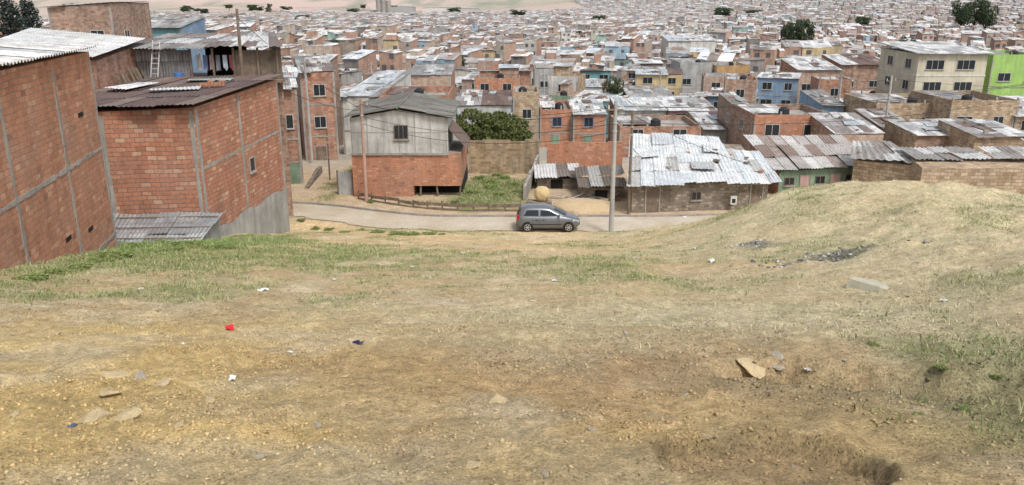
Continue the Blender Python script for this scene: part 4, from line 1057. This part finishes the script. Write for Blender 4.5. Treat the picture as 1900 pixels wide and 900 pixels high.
# ------------------------------------------------------------ poles and cables
def pole(x, y, h, mat, r0, r1, label, arm=True, z=None):
    z = Tz(x, y) if z is None else z; rt = empty('utility_pole', (x, y, z)); mb = MB()
    mb.tube([(0, 0, -.5), (0, 0, h*.5), (0, 0, h)], [r0, (r0+r1)/2, r1], mat, 12); mb.obj('shaft', rt, smooth=False)
    if arm:
        mb = MB(); mb.beam((-.45, 0, h-.5), (.45, 0, h-.5), .08, .08, 'wood')
        for k in (-.4, 0, .4): mb.tube([(k, 0, h-.46), (k, 0, h-.25)], [.05, .035], 'whitepaint', 8)
        mb.obj('crossarm', rt)
    for k in range(2):
        mb = MB(); mb.tube([(0, 0, h*.84-k*.5), (0, 0, h*.84-k*.5+.07)], [r1*1.5, r1*1.5], 'metal', 10); mb.obj('clamp', rt)
    tag(rt, label, 'utility pole', 'utility poles'); return (x, y, z+h-.3)
p1 = atY(1133, 432, 47.4); P1 = pole(p1.x, 47.2, 8.1, 'poleC', .16, .10, 'tall grey concrete utility pole at the roadside', z=-14)
P2 = pole(atY(1166, 400, 52).x, 52.1, 6.9, 'wood', .11, .08, 'thin weathered wooden pole beside the stone house', False)
P3 = pole(atY(680, 375, 55.6).x, 55.6, 7.2, 'poleP', .14, .09, 'slim pole painted reddish at its foot')
P4 = pole(atY(600, 250, 78).x-.3, 74, 9.5, 'poleC', .15, .1, 'grey concrete utility pole in the dirt lane')
P5 = pole(atY(1556, 190, 105).x, 105, 8.5, 'poleC', .15, .1, 'grey concrete utility pole among the houses')
P7 = pole(atY(1640, 250, 78).x, 78, 8.0, 'poleC', .14, .1, 'grey concrete utility pole among the houses')
P8 = pole(atY(612, 330, 64).x, 64, 4.2, 'wood', .07, .05, 'thin wooden post beside the dirt lane', False)
for px, Y in ((1010, 118), (1090, 160), (1225, 125), (1345, 118), (1460, 150), (1720, 150), (770, 125), (905, 150), (690, 150), (1590, 180), (1180, 210), (850, 240)):
    pole(atY(px, 150, Y).x, Y, 8.3, 'poleC', .14, .09, 'grey concrete utility pole among the houses')
pm_ = atY(440, 20, 50.6)
mb = MB(); mb.tube([(0, 0, 0), (.05, 0, 4.6)], [.12, .08], 'wood', 8); rt = empty('wooden_post', (pm_.x, 50.4, -5.4)); o = mb.obj('shaft', rt); mb = MB(); mb.beam((-.5, 0, 4.2), (.5, 0, 4.3), .07, .07, 'wood'); mb.obj('crossarm', rt); tag(rt, 'weathered wooden mast standing by the shack', 'post')
def cable(a_, b_, sag, r=.014):
    a_ = Vector(a_); b_ = Vector(b_); mid = (a_+b_)/2; pts = []
    for k in range(17):
        t_ = k/16; p = a_.lerp(b_, t_)-mid; p.z -= sag*4*t_*(1-t_); pts.append(p)
    mb = MB(); mb.tube(pts, [r]*17, 'cable', 4, False); o = mb.obj('power_cable', loc=mid); tag(o, 'thin black power cable strung between poles', 'cable', 'power cables')
V_ = lambda p, dx=0, dz=0: (p[0]+dx, p[1], p[2]+dz)
for dx, dz, sg in ((-.4, 0, .7), (.4, -.1, .8), (0, -.9, .9), (0, -1.4, 1.0)): cable(V_(P3, dx, dz), V_(P1, dx, dz-.1), sg)
for dx, dz, sg in ((-.4, 0, .8), (.4, 0, .9), (0, -.9, 1.1)): cable(V_(P1, dx, dz), (42, 60, -5.5+dz), sg)
cable(V_(P3), V_(P4), .4); cable(V_(P3, .3), V_(P4, .3), .5); cable(V_(P1, 0, -.3), V_(P2), .1); cable(V_(P3, 0, -.5), (-13.9, 48.4, -5.2), .3); cable(V_(P3, 0, -.4), (pm_.x, 50.4, -1.3), .4)
cable(V_(P1, 0, -.5), V_(P5), .9); cable(V_(P2, 0, 0), (19.5, 57.2, -12.3), .4); cable(V_(P7), V_(P5), .4); cable(V_(P7), (60, 78, -8), .6); cable(V_(P1, 0, -.6), (3, 97, -13.5), 1.0)

# ------------------------------------------------------------ car
def car():
    paint = flat('grey_metallic_car_paint', (.165, .175, .19), .35, .4, .06, .5)
    blk = flat('black_car_trim', (.02, .02, .02), .6); gl = flat('tinted_car_glass', (.02, .025, .03), .08); tyre = flat('tyre_rubber', (.025, .025, .025), .85)
    rim = flat('alloy_rim', (.5, .5, .5), .35, .7); red = flat('red_tail_lamp', (.45, .02, .02), .3); lampm = flat('clear_head_lamp', (.6, .62, .62), .15); wht = flat('plate_yellow', (.7, .55, .1), .5)
    X0 = atY(958, 400, 48.3).x; L = 3.9; y = 48.45; z = -13.94
    rt = empty('parked_car', (X0+L/2+.02, y, z), .0); rt.scale = (1.0, 1.0, 1.02)
    S = [(0, .42, .80, .58), (.03, .35, .93, .70), (.15, .28, 1.0, .77), (.45, .22, 1.0, .82), (.8, .2, .98, .83), (1.6, .2, .96, .835), (2.5, .2, .95, .835), (2.9, .2, .94, .825), (3.2, .22, .89, .80), (3.5, .24, .81, .755), (3.7, .28, .72, .69), (3.84, .34, .62, .59), (3.9, .4, .54, .48)]
    mb = MB(); rows = []
    for (x, zb, zt, w) in S:
        zm = zb+(zt-zb)*.5
        half = [(0, zb), (w*.85, zb), (w*.965, zb+.08), (w, zm-.05), (w*.995, zm+.1), (w*.965, zt-.07), (w*.9, zt-.01), (w*.5, zt+.025), (0, zt+.035)]
        ring = half+[(-a_, b_) for a_, b_ in half[-2:0:-1]]
        rows.append([(x-L/2, p[0], p[1]) for p in ring])
    mb.grid(rows, paint, closed=True); mb.face(rows[0], paint); mb.face(rows[-1][::-1], paint)
    mb.obj('body', rt, smooth=True)
    lv = [(.90, [.06, .36, 1.35, 1.43, 2.76, 3.12], .78), (.98, [.08, .40, 1.35, 1.43, 2.62, 2.98], .765), (1.33, [.27, .60, 1.36, 1.43, 1.98, 2.26], .64), (1.42, [.38, .72, 1.36, 1.43, 1.80, 2.02], .58), (1.485, [.58, .85, 1.34, 1.42, 1.62, 1.78], .46), (1.515, [.85, 1.0, 1.3, 1.38, 1.48, 1.55], .25)]
    mb = MB(); rows = []
    for z_, xs_, w in lv:
        r_ = [(xs_[0], -w*.88)]+[(a_, -w) for a_ in xs_[1:5]]+[(xs_[5], -w*.83), (xs_[5]+.09, -w*.4), (xs_[5]+.09, w*.4), (xs_[5], w*.83)]+[(a_, w) for a_ in xs_[4:0:-1]]+[(xs_[0], w*.88), (xs_[0]-.05, w*.4), (xs_[0]-.05, -w*.4)]
        rows.append([(a_-L/2, b_, z_) for a_, b_ in r_])
    mb.grid(rows, paint, closed=True); mb.face(rows[-1], paint); mb.obj('cabin', rt, smooth=True)
    r1, r2 = rows[1], rows[2]
    def pane(name, prs, inn=.03, out=.012):
        mb = MB()
        for i, j in prs:
            a_, b_, c_, d_ = Vector(r1[i]), Vector(r1[j]), Vector(r2[j]), Vector(r2[i]); cen = (a_+b_+c_+d_)/4
            n_ = (b_-a_).cross(d_-a_).normalized()
            if n_.dot(cen-Vector((0, 0, 1))) < 0: n_ = -n_
            ps = [p+(cen-p).normalized()*inn+n_*out for p in (a_, b_, c_, d_)]; mb.face(ps, gl)
        mb.obj(name, rt)
    for idx in ((1, 2, 3, 4), (12, 11, 10, 9)):
        pane('side_window', [(idx[0], idx[1])]); pane('side_window', [(idx[2], idx[3])])
    pane('windscreen', [(5, 6), (6, 7), (7, 8)], .012, .015); pane('rear_window', [(13, 14), (14, 15), (15, 0)], .012, .015)
    for x in (.66, 3.18):
        for sg in (-1, 1):
            w = empty('wheel', (x-L/2, sg*.75, .30)); w.parent = rt
            mb = MB(); mb.tube([(0, -.09, 0), (0, -.085, 0), (0, .085, 0), (0, .09, 0)], [.25, .295, .295, .25], tyre, 28); mb.obj('tyre', w, smooth=False)
            mb = MB(); mb.tube([(0, sg*.085, 0), (0, sg*.097, 0)], [.2, .19], blk, 24)
            for k in range(6):
                a_ = k*math.pi/3; mb.beam((0, sg*.1, 0), (.18*math.cos(a_), sg*.1, .18*math.sin(a_)), .03, .055, rim, up=(-math.sin(a_), 0, math.cos(a_)))
            mb.tube([(0, sg*.09, 0), (0, sg*.12, 0)], [.05, .045], rim, 12)
            rr_ = []
            for q_ in (.175, .205): rr_.append([(q_*math.cos(k*math.pi/12), sg*.102, q_*math.sin(k*math.pi/12)) for k in range(24)])
            mb.grid(rr_, rim, closed=True); mb.obj('rim', w)
            mb = MB(); pts = [(x-L/2+.345*math.cos(k*math.pi/12), sg*.829, .30+.345*math.sin(k*math.pi/12)) for k in range(-2, 15)]; mb.face(pts, blk); mb.obj('wheel_arch', rt)
    for sg in (-1, 1):
        mb = MB()
        for x in (.98, 1.40, 2.58): mb.box(x-L/2-.006, x-L/2+.006, min(sg*.832, sg*.84), max(sg*.832, sg*.84), .34, .86, blk)
        mb.box(1.0-L/2, 2.75-L/2, min(sg*.832, sg*.85), max(sg*.832, sg*.85), .47, .50, blk); mb.obj('door_seam', rt)
        for x in (1.22, 1.62):
            mb = MB(); mb.box(x-L/2-.08, x-L/2+.08, min(sg*.82, sg*.852), max(sg*.82, sg*.852), .74, .775, blk); mb.obj('door_handle', rt)
        mb = MB(); mb.tube([(2.6-L/2, sg*.78, 1.0), (2.58-L/2, sg*.88, 1.02), (2.57-L/2, sg*.96, 1.02)], [.04, .085, .06], paint, 8); mb.obj('side_mirror', rt)
        mb = MB(); mb.box(.02-L/2, .2-L/2, min(sg*.62, sg*.75), max(sg*.62, sg*.75), .72, 1.0, red); mb.obj('tail_light', rt)
        mb = MB(); mb.beam((3.42-L/2, sg*.69, .71), (3.78-L/2, sg*.54, .60), .16, .12, lampm); mb.obj('headlight', rt)
    mb = MB(); mb.box(3.78-L/2, 3.91-L/2, -.40, .40, .36, .48, blk); mb.obj('grille', rt)
    mb = MB(); mb.box(3.90-L/2, 3.925-L/2, -.2, .2, .42, .52, wht); mb.obj('licence_plate', rt)
    mb = MB(); mb.box(-.02-L/2, .01-L/2, -.2, .2, .58, .70, wht); mb.obj('licence_plate', rt)
    mb = MB(); mb.box(-.02-L/2, .12-L/2, -.56, .56, .36, .44, blk); mb.obj('rear_bumper', rt)
    tag(rt, 'grey hatchback with arched roof parked on dusty road', 'car')
car()

# ------------------------------------------------------------ rocks, slab, litter
def rockmesh(seed, flatn=.5):
    bm = bmesh.new(); bmesh.ops.create_icosphere(bm, subdivisions=3, radius=1); r = random.Random(seed)
    pl = [(Vector((r.gauss(0, 1), r.gauss(0, 1), r.gauss(0, 1))).normalized(), r.uniform(.5, .8)) for _ in range(11)]
    for v_ in bm.verts:
        for n_, d_ in pl:
            k = v_.co.dot(n_)
            if k > d_: v_.co -= n_*(k-d_)
        v_.co += v_.co*.05*math.sin(v_.co.x*9+seed)*math.cos(v_.co.y*7)
        v_.co.z *= flatn
    me = bpy.data.meshes.new('rock'); bm.to_mesh(me); bm.free(); return me
RMat = []
for nm, c_ in (('ochre_rock', (.62, .49, .29)), ('grey_rock', (.48, .42, .33)), ('rusty_rock', (.40, .29, .19))):
    m, nt, b = newmat(nm); g = N(nt, 'ShaderNodeTexCoord')
    cc = mix(nt, noise(nt, g.outputs['Object'], 2.5, 8, .75), tuple(v_*.55 for v_ in c_), tuple(v_*1.25 for v_ in c_)); nt.links.new(cc, b.inputs['Base Color']); b.inputs['Roughness'].default_value = .95
    bump(nt, b, noise(nt, g.outputs['Object'], 6, 6), .6, .1); RMat.append(m)
RM = []
for k in range(6):
    me = rockmesh(k+2, .34+.06*(k % 3)); me.materials.append(RMat[k % 3]); RM.append(me)
LB = ['pale ochre stone bedded in the dirt slope', 'grey angular stone on the dirt slope', 'rusty brown stone on the dirt slope']
def rock(px, py, wpx, k=None):
    p = hit(px, py); w = wpx*p.y/F/CT/2; k = rnd.randint(0, 5) if k is None else k
    o = bpy.data.objects.new('rock', RM[k]); COL.objects.link(o); o.location = (p.x, p.y, p.z)
    o.scale = (w, w*rnd.uniform(.6, .9), w*rnd.uniform(.7, 1.0)); o.rotation_euler = (-.25+rnd.uniform(-.15, .15), rnd.uniform(-.15, .15), rnd.uniform(0, 6))
    tag(o, LB[k % 3], 'rock', 'stones on the slope')
for a_ in ((235, 775, 80, 0), (172, 775, 70, 3), (205, 735, 55, 0), (260, 700, 50, 1), (300, 715, 60, 3), (215, 700, 70, 3), (1393, 690, 85, 3), (1443, 688, 36, 1), (1440, 660, 40, 1), (880, 865, 45, 3), (925, 745, 50, 3), (604, 565, 25, 0), (556, 560, 24, 2), (105, 622, 26, 0), (1025, 465, 26, 0), (205, 522, 16, 0),
           (870, 620, 22, 2), (735, 545, 20, 2), (1270, 735, 26, 1), (640, 700, 24, 0), (1160, 620, 18, 1), (590, 790, 28, 1), (330, 790, 26, 3), (75, 700, 30, 3), (390, 745, 34, 3), (1100, 800, 26, 1), (1500, 605, 22, 1), (480, 850, 26, 1), (745, 840, 22, 2), (1010, 880, 30, 1), (30, 770, 34, 0), (700, 600, 20, 2), (545, 660, 22, 0)):
    rock(*a_)
for k in range(100): rock(rnd.uniform(0, 1700), 900-abs(rnd.gauss(0, 190)), rnd.uniform(6, 15), rnd.choice([1, 2, 4, 5, 0]))
p = hit(1640, 535); mb = MB()
pts = [(-.58, -.12), (-.1, -.36), (.45, -.26), (.55, .05), (.1, .34), (-.45, .22)]
n_ = len(pts); top = [(a_*.96, b_*.96, .11+.05*b_-.12*(a_**2)) for a_, b_ in pts]; ctr = (0, 0, .13)
for k in range(n_):
    q_ = (k+1) % n_; mb.face([top[k], top[q_], ctr], 'slabc')
    mb.face([(pts[k][0], pts[k][1], -.3), (pts[q_][0], pts[q_][1], -.3), top[q_], top[k]], 'slabc')
o = mb.obj('concrete_slab', loc=(p.x, p.y+.1, p.z-.08)); o.rotation_euler = (-.2, .2, -.35); o.scale = (1.12, 1.25, 1); tag(o, 'broken concrete slab half buried in dry grass', 'concrete slab')
def litter(px, py, wpx, colr, lab, kind='litter'):
    p = hit(px, py); w = wpx*p.y/F/CT; mt = flat('litter_plastic', colr, .6); rows = []; mb = MB(); s_ = rnd.random()*9
    for j in range(5): rows.append([((i/5-.5)*w*(1+.2*math.sin(j*2.2+s_)), (j/4-.5)*w*.6, w*.13*(1+math.sin(i*2.1+j*1.7+s_))) for i in range(6)])
    mb.grid(rows, mt); o = mb.obj(kind, loc=(p.x, p.y, p.z+.01)); o.rotation_euler = (0, 0, rnd.uniform(0, 3)); tag(o, lab, 'litter', 'scraps of litter')
litter(427, 613, 24, (.65, .03, .04), 'crumpled red wrapper on the dirt')
litter(665, 640, 20, (.03, .04, .12), 'scrap of dark blue plastic on the dirt')
for a_ in ((488, 540, 18), (1498, 694, 14), (765, 497, 10), (432, 706, 20), (540, 657, 12), (1320, 487, 18), (1030, 522, 12), (262, 537, 9), (1290, 463, 12), (860, 470, 8), (1270, 405, 10), (620, 520, 8), (1180, 480, 9), (340, 640, 8), (990, 560, 7), (1750, 560, 14)):
    litter(*a_, (.66, .66, .63), 'pale scrap of paper lying on the slope')
litter(135, 793, 16, (.08, .1, .2), 'scrap of dark blue plastic on the dirt')
bm = bmesh.new(); bmesh.ops.create_icosphere(bm, subdivisions=4, radius=1)
for v_ in bm.verts: v_.co *= 1+.35*float(fbm(v_.co.x*2+5, v_.co.y*2+v_.co.z, 5))
me = bpy.data.meshes.new('dirt_pile'); bm.to_mesh(me); bm.free()
m, nt, b = newmat('ochre_earth'); g = N(nt, 'ShaderNodeNewGeometry'); cc = mix(nt, noise(nt, g.outputs['Position'], 3, 8, .7), (.40, .29, .17), (.60, .47, .30)); nt.links.new(cc, b.inputs['Base Color']); b.inputs['Roughness'].default_value = 1; bump(nt, b, noise(nt, g.outputs['Position'], 6, 6), .7, .1); me.materials.append(m)
o = bpy.data.objects.new('dirt_pile', me); COL.objects.link(o); p = atY(1085, 395, 54); o.location = (p.x, 54.0, -14.2); o.scale = (2.4, 1.9, .72); tag(o, 'pile of ochre earth beside the road', 'dirt pile')
bm = bmesh.new(); bmesh.ops.create_icosphere(bm, subdivisions=3, radius=1)
for v_ in bm.verts: v_.co *= 1+.06*math.sin(v_.co.x*7+v_.co.z*5)*math.cos(v_.co.y*6)
me = bpy.data.meshes.new('sack'); bm.to_mesh(me); bm.free(); me.materials.append(M['ochrep'])
o = bpy.data.objects.new('sack', me); COL.objects.link(o); p = atY(1005, 366, 54.8); o.location = (p.x, 54.8, -13.26); o.scale = (.58, .5, .56); tag(o, 'bulging straw-coloured sack on the low wall', 'sack')
mb = MB(); mb.box(p.x-1.0, p.x+.7, 54.4, 55.2, -14.3, -13.76, 'stone'); o = mb.obj('stone_ledge'); tag(o, 'low stone ledge beside the plot', 'ledge')

# ------------------------------------------------------------ pebbles, rubble and grass
m, nt, b = newmat('blade_and_grit'); a = N(nt, 'ShaderNodeAttribute'); a.attribute_name = 'Col'; nt.links.new(a.outputs['Color'], b.inputs['Base Color']); b.inputs['Roughness'].default_value = .9; b.inputs['Specular IOR Level'].default_value = .1
GMat = m
def grit(name, label, x, y, s_, c_, flatz=.5):
    n = len(x); z = T(x, y); base = np.array([[1, 0, 0], [0, 1, 0], [-1, 0, 0], [0, -1, 0], [0, 0, 1], [0, 0, -1]], float)
    a_ = NR.uniform(0, 6.28, n); jit = 1+.9*(NR.rand(n, 6, 3)-.5)
    v_ = base[None]*jit; v_[:, :, 2] *= flatz; v_[:, :, 0] += .3*(NR.rand(n, 6)-.5); v_[:, :, 1] += .3*(NR.rand(n, 6)-.5)
    ca2, sa2 = np.cos(a_)[:, None], np.sin(a_)[:, None]
    vx = v_[:, :, 0]*ca2-v_[:, :, 1]*sa2; vy = v_[:, :, 0]*sa2+v_[:, :, 1]*ca2
    P = np.stack([vx, vy, v_[:, :, 2]], 2)*s_[:, None, None]+np.stack([x, y, z+s_*.1], 1)[:, None, :]
    tr = np.array([[0, 1, 4], [1, 2, 4], [2, 3, 4], [3, 0, 4], [1, 0, 5], [2, 1, 5], [3, 2, 5], [0, 3, 5]])
    tri = (tr[None]+np.arange(n)[:, None, None]*6).reshape(-1, 3)
    o = fastmesh(name, P.reshape(-1, 3), tri, np.repeat(c_, 6, 0), GMat); tag(o, label, 'gravel' if name == 'gravel' else 'rubble', kind='stuff')
n = 90000; y = 3.3+NR.gamma(1.9, 3.2, n); x = NR.uniform(-1, 1, n)*(y*.72+.8)
kp = (fbm(x*.8, y*.8, 71)+.3*fbm(x*4, y*4, 72) > .02+.3*(NR.rand(n)-.5)) & (y < 26); x, y = x[kp], y[kp]; n = len(x)
sz = (.0035+.016*NR.rand(n)**5)*(1+y*.05); gc = ground_col(x, y)*NR.uniform(.5, 1.0, (n, 1)); k_ = NR.rand(n) < .015; gc[k_] = gc[k_]*.5+np.array([.52, .46, .35])*.5
grit('gravel', 'loose gravel scattered over the dirt slope', x, y, sz, gc, .65)
n = 300; k_ = NR.rand(n) < .65; x = np.where(k_, HB.x, HC.x)+NR.normal(0, 1, n)*np.where(k_, 1.0, .4); y = np.where(k_, HB.y, HC.y)+NR.normal(0, 1, n)*np.where(k_, .5, .5)
pal = np.array([(.13, .13, .13), (.22, .21, .21), (.38, .36, .34), (.55, .55, .54), (.09, .09, .10), (.28, .23, .18)])
grit('rubble', 'scattered dark rubble and rubbish on the slope', x, y, .02+.06*NR.rand(n)**2, pal[NR.randint(0, 6, n)], .6)
def grass(name, label, n, sel, hmin, hmax, cols, wid, bpc=9, seed=1):
    r = np.random.RandomState(seed)
    y = 3+(r.rand(n)**.72)*44; x = r.uniform(-1, 1, n)*(y*.70+2)
    extra = 14000; y2 = r.uniform(55, 78, extra); x2 = r.uniform(-15, 1.5, extra); x = np.concatenate([x, x2]); y = np.concatenate([y, y2])
    gr, st, nn, n2 = masks(x, y); w = sel(gr, st, x, y)
    keep = r.rand(len(x)) < w
    keep &= ~((np.abs(y-road_y(x)) < 2.0))
    keep &= ~((x < -14.0) & (x > -24) & (y > 34.5)) | (y > 55)
    keep &= ~((x > -12) & (x < -3.5) & (y > 56.5))
    keep &= ~((x < A0.x+(A1.x-A0.x)*(y-A0.y)/(A1.y-A0.y)) & (y < 31))
    x = x[keep]; y = y[keep]; k = len(x); print(name, k)
    near_wall = g2(x, y, -15, 32, 7, 5)
    sz = (hmin+(hmax-hmin)*r.rand(k)**2)*np.where(y > 55, 1.8, 1)*(1+.7*near_wall)
    X = np.repeat(x, bpc)+r.normal(0, 1, k*bpc)*.05*(1+np.repeat(y, bpc)*.05); Y = np.repeat(y, bpc)+r.normal(0, 1, k*bpc)*.05*(1+np.repeat(y, bpc)*.05)
    Z = T(X, Y)-.01; H = np.repeat(sz, bpc)*r.uniform(.5, 1.15, k*bpc); A = r.uniform(0, 6.28, k*bpc); wd = wid*r.uniform(.6, 1.3, k*bpc)*(1+Y*.05)
    lean = r.normal(0, .6, (k*bpc, 2))*H[:, None]
    dx, dy = np.cos(A)*wd, np.sin(A)*wd
    v0 = np.stack([X-dx, Y-dy, Z], 1); v1 = np.stack([X+dx, Y+dy, Z], 1)
    v2 = np.stack([X+lean[:, 0]*.4+dx*.6, Y+lean[:, 1]*.4+dy*.6, Z+H*.6], 1); v3_ = np.stack([X+lean[:, 0]*.4-dx*.6, Y+lean[:, 1]*.4-dy*.6, Z+H*.6], 1)
    v4 = np.stack([X+lean[:, 0], Y+lean[:, 1], Z+H], 1)
    VV = np.stack([v0, v1, v2, v3_, v4], 1).reshape(-1, 3); i = np.arange(k*bpc)[:, None]*5
    tri = np.concatenate([i+np.array([[0, 1, 2]]), i+np.array([[0, 2, 3]]), i+np.array([[3, 2, 4]])], 0)
    pal = np.array(cols); cc = pal[r.randint(0, len(cols), k)]*(1+near_wall[:, None]*np.array([-.15, .05, -.15])); cc = np.repeat(cc, bpc, 0)*r.uniform(.75, 1.25, (k*bpc, 1)); cc = np.repeat(cc, 5, 0)
    o = fastmesh(name, VV, tri, cc, GMat); tag(o, label, 'grass', kind='stuff')
grass('green_grass', 'tufts of short green grass on the slope', 120000, lambda g_, s_, x, y: np.clip(g_*1.2-.1, 0, 1)*(.45+.55*sst(8, 15, y))*(1-.4*sst(-8, 0, x)*(y > 10)), .03, .15, [(.21, .25, .10), (.27, .30, .135), (.17, .21, .075), (.34, .33, .18), (.42, .38, .23), (.20, .26, .09)], .005, 8, 3)
grass('dry_grass', 'patches of dry straw-coloured grass on the slope', 95000, lambda g_, s_, x, y: np.clip(s_*.55+g_*.25-.14, 0, 1)*(.2+.8*sst(4, 13, y)), .015, .09, [(.50, .44, .285), (.58, .505, .33), (.43, .385, .235), (.36, .34, .19), (.58, .52, .37)], .004, 7, 4)

def tuft(x, y, R, H, kind=4, lab='leafy green weeds growing in a low clump'):
    o = bpy.data.objects.new('weed_clump', CR[kind]); COL.objects.link(o); o.location = (x, y, Tz(x, y)+H*.15); o.scale = (R, R*.7, H); o.rotation_euler = (0, 0, rnd.uniform(0, 6)); tag(o, lab, 'weeds', 'weed clumps')
for px, py, R in ((585, 425, .6), (560, 412, .6), (610, 428, .6), (640, 432, .5), (700, 432, .7), (735, 436, .8), (765, 437, .9), (795, 436, .7), (820, 436, .4), (670, 428, .5), (250, 462, .9), (300, 455, .9), (350, 458, 1.0), (215, 478, .9), (275, 470, .7), (320, 468, .8), (395, 462, .8), (425, 462, .6), (180, 488, .7), (150, 500, .6), (100, 508, .5), (60, 520, .6), (1745, 690, .12), (1705, 770, .08), (1620, 640, .14), (1850, 700, .12), (1790, 760, .10)):
    p = hit(px, py); tuft(p.x, p.y, R, R*.3)
for x, y, R in ((-2.8, 58, .9), (-1.6, 60, 1.0), (-1.9, 62.5, 1.1), (-.9, 57.5, .7), (-2.6, 64.5, 1.0), (.2, 61.5, .7), (-.6, 64.8, .9), (-1.2, 66.2, .9), (.3, 58.5, .6), (-13.4, 66, .9), (-13.2, 70, 1.0), (-10, 55.2, .5), (-6.4, 54.6, .5), (-4, 55.2, .6)): tuft(x, y, R, R*.5)

# ------------------------------------------------------------ camera, light, sky
cam = bpy.data.cameras.new('camera'); co = bpy.data.objects.new('camera', cam); COL.objects.link(co)
cam.sensor_width = 36; cam.lens = 36*F/1900; cam.clip_start = .1; cam.clip_end = 20000
co.rotation_euler = (math.pi/2-TH, 0, 0); sc.camera = co
w = bpy.data.worlds.new('World'); sc.world = w; w.use_nodes = True; nt = w.node_tree; bg = nt.nodes['Background']
sky = nt.nodes.new('ShaderNodeTexSky'); sky.sky_type = 'NISHITA'; sky.sun_disc = False
AZ = 150; EL = 54
sky.sun_elevation = math.radians(EL); sky.sun_rotation = math.radians(AZ); sky.dust_density = 3; sky.air_density = 1.0
hs = nt.nodes.new('ShaderNodeHueSaturation'); hs.inputs['Saturation'].default_value = .35; hs.inputs['Value'].default_value = 1.3; nt.links.new(sky.outputs[0], hs.inputs['Color']); nt.links.new(hs.outputs[0], bg.inputs[0])
bg.inputs['Strength'].default_value = .15
sl = bpy.data.lights.new('sun', 'SUN'); so = bpy.data.objects.new('sun', sl); COL.objects.link(so); sl.energy = 2.3; sl.angle = math.radians(12); sl.color = (1, .965, .91)
dv = Vector((math.sin(math.radians(AZ))*math.cos(math.radians(EL)), math.cos(math.radians(AZ))*math.cos(math.radians(EL)), math.sin(math.radians(EL))))
so.rotation_euler = dv.to_track_quat('Z', 'Y').to_euler()
sc.view_settings.view_transform = 'Standard'; sc.view_settings.look = 'None'; sc.view_settings.exposure = 0
